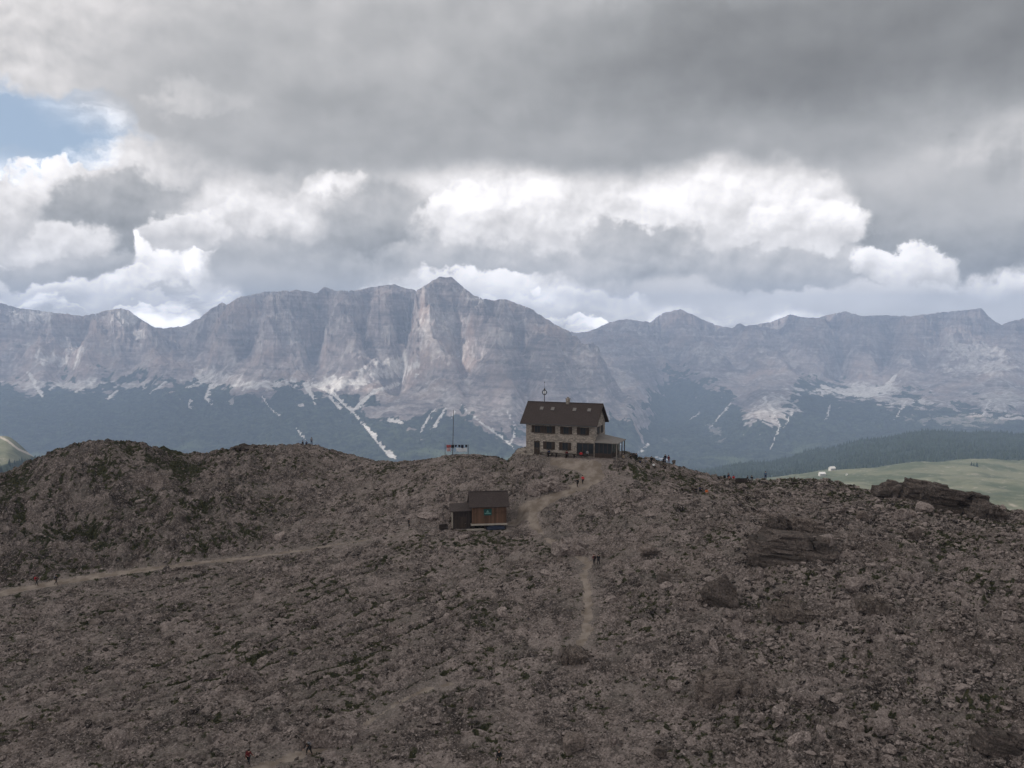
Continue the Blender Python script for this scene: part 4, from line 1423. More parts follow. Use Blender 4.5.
for xc in (-12.1, -9.55, -5.95, -2.4):
    window(hut, xc, 4.5, 5.95, 1.25)
for xc in (-9.6, -6.15):
    window(hut, xc, 1.2, 2.75, 1.25)
window(hut, 2.75, 4.5, 5.95, 0.95, 0.42, 'side')
window(hut, 5.45, 4.5, 5.95, 0.95, 0.42, 'side')
window(hut, 4.0, 7.9, 8.6, 0.7, 0, 'side')
d = MB().box((-12.85, -0.05, 0.1), (-11.6, 0.1, 2.8)).box((-12.75, -0.075, 0.2), (-12.27, -0.05, 1.2)).box((-12.18, -0.075, 0.2), (-11.7, -0.05, 1.2)).build('door', m_shut, hut)
MB().box((-12.7, -0.07, 1.45), (-12.3, -0.052, 2.5)).box((-12.15, -0.07, 1.45), (-11.75, -0.052, 2.5)).build('pane', m_glass, d)
MB().rod((-12.2, -0.13, 1.25), (-12.2, -0.05, 1.25), 0.04).build('handle', m_metal, d)
# glazed front of the guest room by the corner
g = MB()
for xx in (-3.7, -2.55, -1.4, -0.3):
    g.box((xx, -0.07, 0.2), (xx + 0.14, 0.1, 2.7))
g.box((-3.7, -0.075, 2.7), (-0.16, 0.1, 2.86)).box((-3.56, -0.065, 0.2), (-0.3, 0.1, 0.75))
gw = g.build('glazed_front', m_frame, hut)
MB().box((-3.6, -0.02, 0.75), (-0.25, 0.0, 2.7)).build('pane', m_glass, gw)
# roof windows, chimney, mast
for zx_ in (-12.05, -9.65, -4.95, -1.85):
    yy = W_ / 2 * 0.62
    zz = EAVE + 0.06 + yy * sl
    th_ = math.atan(sl)
    rt = Matrix.Rotation(th_, 3, 'X')
    sk = MB().box((zx_ - 0.36, yy - 0.42, zz - 0.02), (zx_ + 0.36, yy + 0.42, zz + 0.16), 0.0, rt).build('skylight', m_porchroof, roof)
    sk['label'] = 'small grey roof window'
ch = MB().box((-7.2, W_ / 2 - 0.35, zr - 0.5), (-6.5, W_ / 2 + 0.35, zr + 0.75), 0.02).box((-7.3, W_ / 2 - 0.45, zr + 0.75), (-6.4, W_ / 2 + 0.45, zr + 0.86)).rod((-6.85, W_ / 2, zr + 0.86), (-6.85, W_ / 2, zr + 1.15), 0.2).build('chimney', m_wall, roof)
xm, ym = -11.9, W_ / 2 - 0.25
ms = MB().rod((xm, ym, zr - 0.4), (xm, ym, zr + 2.9), 0.085, 0.06).rod((xm, ym, zr + 2.9), (xm, ym, zr + 4.0), 0.03, 0.02).build('mast', m_darkmetal, hut)
MB().ring((xm, ym, zr + 2.0), 0.48, 0.09).rod((xm - 0.46, ym, zr + 2.0), (xm + 0.46, ym, zr + 2.0), 0.035).rod((xm, ym, zr + 2.55), (xm, ym, zr + 2.95), 0.20, 0.05).build('ring', m_darkmetal, ms)
MB().rod((xm, ym - 0.05, zr + 2.0), (xm, ym + 0.05, zr + 2.0), 0.25, n=16).build('dial', m_white, ms)
MB().ring((xm, ym, zr + 4.1), 0.09, 0.04, 10, 5).build('finial', m_darkmetal, ms)
# veranda on the gable side
pr = MB()
A, B_, C_, D_, E_, F_ = (0.004, -0.2, 3.15), (4.8, -0.2, 3.1), (4.8, 6.8, 3.1), (0.004, 6.8, 3.15), (0.004, 2.6, 4.35), (0.004, 4.6, 4.35)
lo = [(p_[0], p_[1], p_[2] - 0.14) for p_ in (A, B_, C_, D_)]
pr.poly([A, B_, C_, D_, E_, F_] + lo, [(0, 1, 4), (1, 2, 5, 4), (2, 3, 5), (0, 6, 7, 1), (1, 7, 8, 2), (2, 8, 9, 3), (6, 9, 8, 7), (0, 4, 5, 3, 9, 6)])
pc = pr.build('porch_roof', m_porchroof, hut)
for (xx, yy) in ((4.55, 0.05), (4.55, 2.2), (4.55, 4.4), (4.55, 6.5)):
    MB().box((xx - 0.09, yy - 0.09, -0.5), (xx + 0.09, yy + 0.09, 2.98)).build('post', m_oldwood if yy < 3 else m_frame, hut)
vr = MB().box((0.003, 0.1, -0.6), (3.55, 6.4, 0.9))
for xx in (0.003, 0.86, 1.72, 2.58, 3.42):
    vr.box((xx, 0.1, 0.9), (xx + 0.13, 0.2, 2.97))
for yy in (1.6, 3.2, 4.8, 6.27):
    vr.box((3.42, yy, 0.9), (3.55, yy + 0.13, 2.97))
vr.box((0.003, 0.1, 2.97), (3.55, 6.4, 3.0))
vo_ = vr.build('veranda', m_shut, hut)
MB().box((0.12, 0.14, 0.9), (3.46, 0.16, 2.97)).box((3.47, 0.2, 0.9), (3.49, 6.3, 2.97)).build('pane', m_glass, vo_)


def hutp(x, y, z_=None):
    g = HUT_P[:2] + np.array([math.cos(HUT_TH), -math.sin(HUT_TH)]) * x + HY * y
    return np.array([g[0], g[1], ground_z(g[0], g[1])[0] if z_ is None else z_])


def bench(p, rz, label, ln=2.4, back=True, group=None, m=None):
    t_ = thing('bench', label, 'bench', p, rz, group)
    m = m or m_darkwood
    MB().box((-ln / 2, -0.20, 0.42), (ln / 2, 0.26, 0.48)).build('seat', m, t_)
    if back:
        MB().box((-ln / 2, -0.25, 0.02), (ln / 2, -0.205, 0.92)).build('backrest', m, t_)
    for sx in (-1, 1):
        MB().box((sx * (ln / 2 - 0.2) - 0.05, -0.2, -0.7), (sx * (ln / 2 - 0.2) + 0.05, 0.2, 0.42)).build('leg', m, t_)
    return t_


def table(p, rz, label, ln=2.2, group=None):
    t_ = thing('table', label, 'table', p, rz, group)
    MB().box((-ln / 2, -0.4, 0.70), (ln / 2, 0.4, 0.76)).build('tabletop', m_darkwood, t_)
    for sx in (-1, 1):
        MB().box((sx * (ln / 2 - 0.25) - 0.05, -0.34, -0.25), (sx * (ln / 2 - 0.25) + 0.05, 0.34, 0.70)).build('leg', m_darkwood, t_)
    return t_


for x_, lb in ((-10.0, 'dark wooden bench against the stone wall under the window next to the door'), (-6.6, 'dark wooden bench against the stone wall midway along the hut front'),
               (-3.0, 'dark wooden bench in front of the glazed corner of the hut')):
    bench(hutp(x_, -0.5), -HUT_TH, lb, 2.8, False)
for x_, lb in ((-8.4, 'dark wooden table outside the hut between door and corner'), (-4.6, 'dark wooden table outside the hut close to the glazed corner')):
    table(hutp(x_, -1.6), -HUT_TH, lb)

# ------------------------------------------------------------------ the plank shed
SH = R(7)
sp = SHED_P
shed = thing('plank_shed', 'small brown plank shed with dark pitched roof and green sign below the hut', 'shed', sp, SH)
# local: x along the front, y away; the main cabin stands on a low platform
xa, xb = -3.05, 3.15
fl, ev, rg, dp = 0.95, 4.45, 6.35, 4.2
mb = MB()
mb.poly([(xa, 0, fl), (xb, 0, fl), (xb, dp, fl), (xa, dp, fl), (xa, 0, ev), (xb, 0, ev), (xb, dp, ev), (xa, dp, ev), (xa, dp / 2, rg - 0.1), (xb, dp / 2, rg - 0.1)],
        [(0, 1, 5, 4), (1, 2, 6, 9, 5), (2, 3, 7, 6), (3, 0, 4, 8, 7), (4, 5, 9, 8), (6, 7, 8, 9), (0, 3, 2, 1)])
wl = mb.build('wall', m_larch, shed)
s2 = (rg - ev) / (dp / 2)
mb = MB()
rx0, rx1, o2 = xa - 0.55, xb + 0.5, 0.55
mb.slab([(rx0, -o2, ev + 0.1 - o2 * s2), (rx1, -o2, ev + 0.1 - o2 * s2), (rx1, dp / 2, rg + 0.1), (rx0, dp / 2, rg + 0.1)], 0.15)
mb.slab([(rx1, dp + o2, ev + 0.1 - o2 * s2), (rx0, dp + o2, ev + 0.1 - o2 * s2), (rx0, dp / 2 + 0.002, rg + 0.1), (rx1, dp / 2 + 0.002, rg + 0.1)], 0.15)
mb.box((rx0, dp / 2 - 0.14, rg + 0.06), (rx1, dp / 2 + 0.14, rg + 0.16))
mb.build('roof', m_roof, shed)
MB().poly([(xa - 0.02, 0.05, ev - 0.1), (xa - 0.02, dp - 0.05, ev - 0.1), (xa - 0.02, dp / 2, rg - 0.25), (xa - 0.08, 0.05, ev - 0.1), (xa - 0.08, dp - 0.05, ev - 0.1), (xa - 0.08, dp / 2, rg - 0.25)],
          [(0, 1, 2), (5, 4, 3), (0, 3, 4, 1), (1, 4, 5, 2), (2, 5, 3, 0)]).build('gable_board', m_plank, shed)
for xx in (xa, xb - 0.16):
    MB().box((xx - 0.03, -0.06, fl), (xx + 0.19, -0.003, ev - 0.45)).build('corner_post', m_larch, shed)
MB().box((xa - 0.25, -0.75, fl - 0.16), (xb + 0.1, dp, fl - 0.003)).build('platform', m_plank, shed)
for xx in (xa + 0.1, -0.9, 1.1, xb - 0.3):
    for yy in (-0.55, dp - 0.4):
        MB().box((xx, yy, -0.4), (xx + 0.2, yy + 0.2, fl - 0.165)).build('stilt', m_darkwood, shed)
sg = MB().box((-0.95, -0.075, 2.45), (0.5, -0.03, 3.65), 0.01).build('sign', plain('teal_sign_paint', (0.012, 0.060, 0.055), 0.6, 0.15), shed)
MB().poly([(-0.50, -0.08, 2.98), (0.06, -0.08, 2.98), (0.06, -0.08, 3.05), (-0.08, -0.08, 3.1), (-0.14, -0.08, 3.36), (-0.26, -0.08, 3.42), (-0.36, -0.08, 3.22), (-0.50, -0.08, 3.06)], [(0, 1, 2, 3, 4, 5, 6, 7)]).box((-0.78, -0.085, 2.72), (0.33, -0.077, 2.90)).build('emblem', plain('pale_sign_paint', (0.12, 0.25, 0.23), 0.6, 0.2), sg)
# annex at its left end
ax0, ax1 = -6.55, -3.12
mb = MB().box((ax0 + 0.05, 0.5, -0.4), (ax1, 3.4, 3.35))
mb.build('annex_wall', m_darkwood, shed)
MB().box((ax0 - 0.02, 0.5, -0.4), (ax0 + 0.045, 3.4, 3.3)).build('annex_side_wall', m_plank, shed)
MB().slab([(ax0 - 0.45, 0.0, 3.30), (ax1 + 0.03, 0.0, 3.42), (ax1 + 0.03, 3.8, 4.12), (ax0 - 0.45, 3.8, 4.0)], 0.16).build('annex_roof', m_roof, shed)
dr_ = MB().box((-5.3, 0.44, -0.2), (-4.1, 0.495, 2.2)).build('door', m_shut, shed)
MB().rod((-4.25, 0.36, 1.0), (-4.25, 0.44, 1.0), 0.035).build('handle', m_metal, dr_)


def shedp(x, y):
    c, s_ = math.cos(SH), math.sin(SH)
    gx2, gy2 = sp[0] + x * c - y * s_, sp[1] + x * s_ + y * c
    return np.array([gx2, gy2, ground_z(gx2, gy2)[0]])


def lumpy(name, dims, m, seed, sub=3, label=None, cat=None, loc=(0, 0, 0), rz=0, amp=0.18):
    from mathutils import noise as mn
    bm = bmesh.new()
    bmesh.ops.create_icosphere(bm, subdivisions=sub, radius=1.0)
    for v in bm.verts:
        d = v.co.copy()
        k = 1 + amp * mn.noise(d * 2.1 + Vector((seed, 0, 0))) + amp * 0.5 * mn.noise(d * 5 + Vector((0, seed, 0)))
        q = Vector([math.copysign(abs(a) ** 0.6, a) for a in d]) * k
        v.co = Vector((q.x * dims[0] / 2, q.y * dims[1] / 2, (q.z * 0.5 + 0.42) * dims[2]))
    me = bpy.data.meshes.new(name)
    bm.to_mesh(me)
    bm.free()
    me.materials.append(m)
    o = bpy.data.objects.new(name, me)
    COL.objects.link(o)
    o.location = [float(a) for a in loc]
    o.rotation_euler = (0, 0, rz)
    return tag(o, label, cat)


lumpy('tarpaulin', (3.2, 0.9, 0.7), plain('blue_plastic_sheet', (0.010, 0.016, 0.036), 0.45, 0.3, 4, 0.4), 4.0, 4, 'blue tarpaulin bundle tucked under the front of the plank shed', 'tarpaulin', shedp(1.1, -0.75), SH)
pk = thing('plank_stack', 'low stack of pale boards on the ground in front of the shed annex', 'plank stack', shedp(-2.4, -1.6), SH + 0.05)
for i, (a0, z_) in enumerate(((-1.6, 0.02), (-1.4, 0.12), (-1.75, 0.22))):
    MB().box((a0, -0.22 + 0.03 * i, z_), (a0 + 3.1, 0.2 + 0.02 * i, z_ + 0.08)).build('plank', m_plank, pk)
cb = thing('crate', 'low dark wooden crate beside the annex of the shed', 'crate', shedp(-8.2, 0.6), SH + 0.2)
MB().box((-0.75, -0.45, 0), (0.75, 0.45, 0.06)).build('base', m_darkwood, cb)
for z_ in (0.08, 0.34, 0.6):
    MB().box((-0.75, -0.45, z_), (0.75, -0.41, z_ + 0.2)).box((-0.75, 0.41, z_), (0.75, 0.45, z_ + 0.2)).box((-0.75, -0.408, z_), (-0.71, 0.408, z_ + 0.2)).box((0.71, -0.408, z_), (0.75, 0.408, z_ + 0.2)).build('side_board', m_darkwood, cb)

# ------------------------------------------------------------------ flagpole and washing line on the saddle
fp = at_ground(452.6, 456.5)
pole = thing('flagpole', 'tall bare dark flagpole standing behind the washing line left of the hut', 'flagpole', fp)
pt_ = at(453.6, 410, fp[1])
MB().rod((0, 0, -0.4), (pt_[0] - fp[0], 0, pt_[2] - fp[2]), 0.085, 0.05).build('pole', m_darkmetal, pole)
MB().box((-0.25, -0.25, -0.4), (0.25, 0.25, 0.16), 0.03).build('base', m_wall, pole)
MB().rod((0.06, 0, 1.4), (0.06, -0.12, 1.4), 0.04).rod((0.04, -0.11, 1.3), (0.04, -0.11, 1.52), 0.02).build('cleat', m_metal, pole)
la, lb_ = at_ground(446.2, 456.5), at_ground(468.5, 456.5)
yl = min(la[1], lb_[1]) - 1.0
la = np.array([la[0], yl, ground_z(la[0], yl)[0]])
lb_ = np.array([lb_[0], yl, ground_z(lb_[0], yl)[0]])
top = at(446.2, 444.6, yl)[2]
wline = thing('washing_line', 'washing line between two thin posts hung with laundry beside the flagpole', 'washing line', la)
ex = lb_[0] - la[0]
for xx, gz_ in ((0.0, la[2]), (ex, lb_[2])):
    MB().rod((xx, 0, gz_ - la[2] - 0.3), (xx, 0, top - la[2] + 0.05), 0.055).build('post', m_darkmetal, wline)
MB().rod((0, 0, top - la[2]), (ex, 0, top - la[2]), 0.015, n=5).rod((0, 0.35, top - la[2] - 0.75), (ex, 0.35, top - la[2] - 0.75), 0.015, n=5).build('rope', m_metal, wline)


def cloth(u0, u1, z_top, drop, m, label, dy=0.0, ragged=0.0, seed=0):
    xa_, xb_ = at(u0, 450, yl)[0], at(u1, 450, yl)[0]
    n, k = 9, 7
    r = random.Random(seed)
    vs, fs = [], []
    dn_ = [1 - ragged * r.random() for _ in range(n)]
    for th in (0.0, 0.025):
        for j in range(k):
            for i in range(n):
                s_, t_ = i / (n - 1), j / (k - 1)
                vs.append((xa_ + (xb_ - xa_) * s_ - (xa_ + xb_) / 2, th + 0.10 * t_ * math.sin(s_ * 9 + seed) , -drop * t_ * dn_[i] - 0.03 * math.sin(s_ * math.pi)))
    for off in (0, n * k):
        for j in range(k - 1):
            for i in range(n - 1):
                a = off + j * n + i
                fs.append((a, a + 1, a + n + 1, a + n))
    rim = [i for i in range(n)] + [j * n + n - 1 for j in range(1, k)] + [(k - 1) * n + i for i in range(n - 2, -1, -1)] + [j * n for j in range(k - 2, 0, -1)]
    for a, b2 in zip(rim, rim[1:] + rim[:1]):
        fs.append((a, b2, b2 + n * k, a + n * k))
    mb = MB()
    mb.poly(vs, fs)
    o = mb.build('laundry', m, None, True)
    o.location = (float(xa_ + xb_) / 2, float(yl + dy), float(z_top))
    return tag(o, label, 'laundry', 'laundry on the washing line')


m_red, m_pink = plain('faded_red_cloth', (0.30, 0.065, 0.065), 0.9, 0.3), plain('pinkish_cloth', (0.48, 0.30, 0.30), 0.9, 0.3)
m_navy, m_black, m_sheet = plain('navy_cloth', (0.018, 0.018, 0.035), 0.9), plain('black_cloth', (0.012, 0.011, 0.012), 0.9), plain('white_cotton', (0.62, 0.64, 0.68), 0.85, 0.1)
cloth(446.4, 451.0, top - 0.04, 0.62, m_red, 'faded dark red cloth at the left end of the washing line', 0, 0.1, 1)
cloth(446.5, 450.4, top - 0.76, 0.75, m_pink, 'pinkish cloth hanging low under the dark red one', 0.36, 0.1, 2)
cloth(451.2, 454.2, top - 0.04, 0.75, m_black, 'widest dark garment on the washing line next to the red cloth', 0, 0.35, 3)
cloth(454.8, 456.8, top - 0.04, 0.55, m_navy, 'short dark garment hanging second along from the red cloth', 0, 0.4, 4)
cloth(458.3, 460.4, top - 0.04, 0.7, m_black, 'dark garment with ragged hem in the middle of the washing line', 0, 0.45, 5)
cloth(461.0, 463.6, top - 0.03, 0.85, m_navy, 'longest dark garment on the washing line', 0, 0.4, 6)
cloth(465.2, 467.4, top - 0.02, 0.55, m_black, 'small dark garment at the far right end of the line', 0, 0.3, 7)
cloth(456.0, 467.2, top - 0.76, 0.85, m_sheet, 'large white sheet hanging below the dark garments', 0.36, 0.12, 8)

# ------------------------------------------------------------------ bench on the right crest, far alp houses
bp = at_ground(740, 484.5)
bench(bp + np.array([0, -0.4, 0.45]), 0.08, 'dark bench with a solid back on the crest right of the hut, seen from behind', 2.3)


def far_house(u, v, w_px, name, label, wallm, roofm, seed):
    hx, hy, hz_, pu, pv = ALP
    d2 = (pu - u) ** 2 + (pv - v) ** 2 + 1e4 * (hy < 2000) + 1e4 * (hy > 3100)
    k = np.unravel_index(np.argmin(d2), d2.shape)
    Y = hy[k]
    w_ = w_px * Y / F
    t_ = thing(name, label, 'house', (hx[k], Y, hz_[k]), R(10 + seed * 13))
    hgt, dp_ = w_ * 0.42, w_ * 0.6
    MB().poly([(-w_ / 2, -dp_ / 2, -4), (w_ / 2, -dp_ / 2, -4), (w_ / 2, dp_ / 2, -4), (-w_ / 2, dp_ / 2, -4), (-w_ / 2, -dp_ / 2, hgt), (w_ / 2, -dp_ / 2, hgt), (w_ / 2, dp_ / 2, hgt), (-w_ / 2, dp_ / 2, hgt),
               (-w_ / 2, 0, hgt * 1.6), (w_ / 2, 0, hgt * 1.6)], [(0, 1, 5, 4), (1, 2, 6, 9, 5), (2, 3, 7, 6), (3, 0, 4, 8, 7), (4, 5, 9, 8), (6, 7, 8, 9), (0, 3, 2, 1)]).build('wall', wallm, t_)
    s_ = hgt * 0.6 / (dp_ / 2)
    e = dp_ / 2 + 1.2
    MB().slab([(-w_ / 2 - 1, -e, hgt * 1.6 - e * s_ + 0.4), (w_ / 2 + 1, -e, hgt * 1.6 - e * s_ + 0.4), (w_ / 2 + 1, 0, hgt * 1.6 + 0.4), (-w_ / 2 - 1, 0, hgt * 1.6 + 0.4)], 0.4).slab(
        [(w_ / 2 + 1, e, hgt * 1.6 - e * s_ + 0.4), (-w_ / 2 - 1, e, hgt * 1.6 - e * s_ + 0.4), (-w_ / 2 - 1, 0.01, hgt * 1.6 + 0.4), (w_ / 2 + 1, 0.01, hgt * 1.6 + 0.4)], 0.4).build('roof', roofm, t_)
    for i in range(4):
        xx = -w_ / 2 + w_ * (0.15 + 0.22 * i)
        MB().box((xx, -dp_ / 2 - 0.06, hgt * 0.45), (xx + w_ * 0.09, -dp_ / 2 + 0.1, hgt * 0.75)).build('window', m_glass, t_)


m_farwall, m_farroof = plain('pale_render', (0.55, 0.52, 0.48), 0.9, 0.05, 0.2), plain('pale_metal_roof', (0.60, 0.57, 0.54), 0.6, 0.1, 0.2)
far_house(831.3, 470.5, 6.0, 'alpine_house', 'pale building on the skyline of the green pasture', m_farwall, m_farroof, 1)
far_house(822.0, 475.5, 6.0, 'alpine_house', 'low white building just below the skyline house on the pasture', m_farwall, m_farroof, 0)
far_house(856.0, 471.8, 3.6, 'alpine_hut', 'small pale hut on the pasture, one of two right of the bigger buildings', m_farwall, m_farroof, 2)
far_house(846.0, 475.0, 2.2, 'alpine_hut', 'tiny white hut on the pasture between the bigger buildings and the other hut', m_farwall, m_farroof, 3)

# ================================================================== people
def skin(name, V, E, root, sub=1):
    """Grow one continuous surface over a skeleton: V = [(x, y, z, r)], E = edges."""
    me = bpy.data.meshes.new(name)
    me.from_pydata([v[:3] for v in V], E, [])
    o = bpy.data.objects.new(name, me)
    COL.objects.link(o)
    md = o.modifiers.new('skin', 'SKIN')
    md.use_smooth_shade = True
    for i, sv_ in enumerate(me.skin_vertices[0].data):
        r = V[i][3]
        sv_.radius = (r, r) if not isinstance(r, tuple) else r
        sv_.use_root = i == root
    if sub:
        o.modifiers.new('sub', 'SUBSURF').levels = sub
    dg = bpy.context.evaluated_depsgraph_get()
    res = bpy.data.meshes.new_from_object(o.evaluated_get(dg))
    res.name = name
    bpy.data.objects.remove(o)
    bpy.data.meshes.remove(me)
    return res


POSES = {
    # torso lean (forward is -Y), then joints: hip, knee, ankle, toe / shoulder, elbow, wrist for the two sides
    'stand': dict(pel=(0, 0, .95), ch=(0, -.01, 1.36), nk=(0, -.01, 1.50), hd=(0, -.04, 1.63),
                  leg=[[(-.10, 0, .90), (-.12, -.02, .49), (-.13, .02, .09), (-.15, -.13, .045)], [(.10, 0, .90), (.13, -.05, .49), (.15, 0, .09), (.18, -.14, .045)]],
                  arm=[[(-.19, 0, 1.42), (-.26, .04, 1.15), (-.25, -.08, .92)], [(.19, 0, 1.42), (.27, .05, 1.16), (.24, -.10, .95)]]),
    'walk': dict(pel=(0, 0, .93), ch=(0, -.07, 1.34), nk=(0, -.10, 1.48), hd=(0, -.15, 1.60),
                 leg=[[(-.10, 0, .88), (-.11, -.20, .50), (-.11, -.26, .10), (-.12, -.42, .06)], [(.10, 0, .88), (.11, .02, .47), (.11, .30, .15), (.12, .20, .05)]],
                 arm=[[(-.19, -.06, 1.40), (-.26, .10, 1.16), (-.28, .02, .93)], [(.19, -.06, 1.40), (.27, -.14, 1.15), (.26, -.38, 1.06)]]),
    'sit': dict(pel=(0, 0, .48), ch=(0, -.04, .88), nk=(0, -.07, 1.02), hd=(0, -.12, 1.14),
                leg=[[(-.10, -.03, .45), (-.14, -.44, .50), (-.13, -.50, .10), (-.14, -.66, .05)], [(.10, -.03, .45), (.15, -.43, .50), (.16, -.40, .10), (.18, -.56, .05)]],
                arm=[[(-.19, -.03, .94), (-.27, -.10, .69), (-.16, -.32, .60)], [(.19, -.03, .94), (.28, -.09, .70), (.15, -.34, .60)]]),
    'stoop': dict(pel=(0, .10, .90), ch=(0, -.17, 1.18), nk=(0, -.27, 1.27), hd=(0, -.38, 1.33),
                  leg=[[(-.11, .08, .86), (-.20, -.14, .50), (-.24, -.02, .10), (-.26, -.18, .05)], [(.11, .08, .86), (.22, .06, .48), (.27, .20, .10), (.30, .05, .05)]],
                  arm=[[(-.19, -.20, 1.22), (-.30, -.30, .98), (-.34, -.46, .82)], [(.19, -.20, 1.22), (.31, -.28, .98), (.36, -.42, .80)]]),
}


def lerp(a, b, t):
    return tuple(a[i] + (b[i] - a[i]) * t for i in range(3))


def person_meshes(pz):
    P = POSES[pz]
    pel, ch, nk, hd = P['pel'], P['ch'], P['nk'], P['hd']
    V, E = [], []

    def add(p, r, par=None):
        V.append((*p, r))
        if par is not None:
            E.append((par, len(V) - 1))
        return len(V) - 1
    # body
    i0 = add(pel, .13)
    i1 = add(lerp(pel, ch, .5), .115, i0)
    i2 = add(ch, .13, i1)
    i3 = add(nk, .055, i2)
    d = [hd[k] - nk[k] for k in range(3)]
    j1 = add(lerp(nk, hd, .55), .068, i3)
    j2 = add(hd, .088, j1)
    j3 = add((hd[0], hd[1] + .01, hd[2] + .075), .062, j2)
    add((hd[0], hd[1] - .105, hd[2] - .005), .014, j2)                    # nose
    for lg in P['leg']:
        a = add(lg[0], .085, i0)
        a = add(lerp(lg[0], lg[1], .5), .075, a)
        a = add(lg[1], .055, a)
        a = add(lerp(lg[1], lg[2], .35), .055, a)
        a = add(lg[2], .038, a)
        add(lg[3], .03, a)
    for sgn, am in zip((-1, 1), P['arm']):
        a = add(am[0], .06, i2)
        a = add(am[1], .042, a)
        a = add(am[2], .028, a)
        f = [am[2][k] - am[1][k] for k in range(3)]
        n = math.sqrt(sum(c * c for c in f))
        f = [c / n for c in f]
        pm = tuple(am[2][k] + f[k] * .08 for k in range(3))
        a = add(pm, .032, a)
        for q in range(4):
            o_ = (q - 1.5) * .02
            k1 = (pm[0] + f[0] * .05, pm[1] + f[1] * .05 + o_, pm[2] + f[2] * .05)
            b_ = add(k1, .0095, a)
            ln_ = (.035, .045, .042, .03)[q]
            add((k1[0] + f[0] * ln_ - sgn * .012, k1[1] + f[1] * ln_, k1[2] + f[2] * ln_), .008, b_)
        b_ = add((pm[0] - sgn * .01, pm[1] - .045, pm[2] - f[2] * .01), .011, a)
        add((pm[0] - sgn * .02, pm[1] - .06 + f[1] * .03, pm[2] + f[2] * .035), .009, b_)
    body = skin('body', V, E, 0)
    # jacket
    V, E = [], []
    i0 = add(pel, .165)
    i1 = add(lerp(pel, ch, .5), .145, i0)
    i2 = add(ch, .16, i1)
    add(lerp(ch, nk, .8), .075, i2)
    for am in P['arm']:
        a = add(am[0], .083, i2)
        a = add(am[1], .062, a)
        add(am[2], .045, a)
    jacket = skin('jacket', V, E, 1)
    V, E = [], []
    i0 = add((pel[0], pel[1], pel[2] - .02), .15)
    for lg in P['leg']:
        a = add(lg[0], .108, i0)
        a = add(lerp(lg[0], lg[1], .5), .094, a)
        a = add(lg[1], .074, a)
        add(lerp(lg[1], lg[2], .9), .06, a)
    trousers = skin('trousers', V, E, 0)
    boots = []
    for lg in P['leg']:
        V, E = [], []
        a = add((lg[2][0], lg[2][1] + .02, lg[2][2] + .06), .055)
        b_ = add((lg[2][0], lg[2][1] + .03, lg[2][2] - .03), .058, a)
        add((lg[3][0], lg[3][1] - .03, lg[3][2] + .01), .045, b_)
        boots.append(skin('boot', V, E, 0))
    bm = bmesh.new()
    bmesh.ops.create_uvsphere(bm, u_segments=12, v_segments=8, radius=.118)
    for v in bm.verts:
        lo_ = -.03 if v.co.y < 0 else -.075
        v.co.z = max(v.co.z, lo_)
        v.co = Vector((hd[0] + v.co.x * .95, hd[1] + .02 + v.co.y * 1.05, hd[2] + .035 + v.co.z))
    hair = bpy.data.meshes.new('hair')
    bm.to_mesh(hair)
    bm.free()
    for p_ in hair.polygons:
        p_.use_smooth = True
    # rucksack on the back
    bm = bmesh.new()
    bmesh.ops.create_cube(bm, size=1)
    mid = lerp(pel, ch, .72)
    up = Vector((ch[0] - pel[0], ch[1] - pel[1], ch[2] - pel[2])).normalized()
    bk = Vector((0, up.z, -up.y))
    for v in bm.verts:
        c = v.co
        v.co = Vector(mid) + Vector((c.x * .30 * (1.08 if c.z < 0 else .9), 0, 0)) + up * (c.z * .46) + bk * (.235 + c.y * .20)
    bmesh.ops.bevel(bm, geom=list(bm.edges), offset=.055, segments=2, affect='EDGES')
    pack = bpy.data.meshes.new('backpack')
    bm.to_mesh(pack)
    bm.free()
    return body, jacket, trousers, boots, hair, pack


PM = {k: person_meshes(k) for k in POSES}
CLO = {}


def cloth_mat(c):
    if c not in CLO:
        CLO[c] = plain('cloth_' + str(len(CLO)), c, 0.9, 0.2, 5)
    return CLO[c]


m_skin = plain('skin', (0.42, 0.26, 0.19), 0.6, 0.1)
BLACK, DARK, NAVY, RED, MAROON, ORANGE, GREY, WHITE, BLUE, OLIVE, KHAKI = ((.012, .012, .013), (.025, .022, .022), (.014, .022, .06), (.42, .022, .03), (.10, .016, .018), (.45, .11, .03),
                                                                            (.16, .16, .17), (.62, .62, .62), (.06, .10, .17), (.05, .05, .03), (.24, .19, .13))
HAIR = [(.02, .014, .01), (.06, .035, .02), (.012, .010, .010)]


def person(loc, face, pose, jacket, trousers, label, pack=None, cap=None, group=None, scale=1.0, dz=0.0):
    """face: heading in degrees, 0 looks at the camera, 90 towards the right of the picture."""
    t_ = thing('person', label, 'person', (loc[0], loc[1], loc[2] + dz), R(face), group)
    t_.scale = (scale,) * 3
    body, jk, tr_, boots, hair, pk_ = PM[pose]

    def part(nm, me, m):
        o = bpy.data.objects.new(nm, me)
        COL.objects.link(o)
        o.parent = t_
        if not me.materials:
            me.materials.append(m)
        o.material_slots[0].link = 'OBJECT'
        o.material_slots[0].material = m
        return o
    part('body', body, m_skin)
    part('jacket', jk, cloth_mat(jacket))
    part('trousers', tr_, cloth_mat(trousers))
    for bt in boots:
        part('boot', bt, cloth_mat(DARK))
    part('cap' if cap else 'hair', hair, cloth_mat(cap or HAIR[RNG.randrange(3)]))
    if pack:
        part('backpack', pk_, cloth_mat(pack))
    return t_


def pg(u, v, face, pose, *a, y1=235.0, **k):
    return person(at_ground(u, v, y1), face, pose, *a, **k)


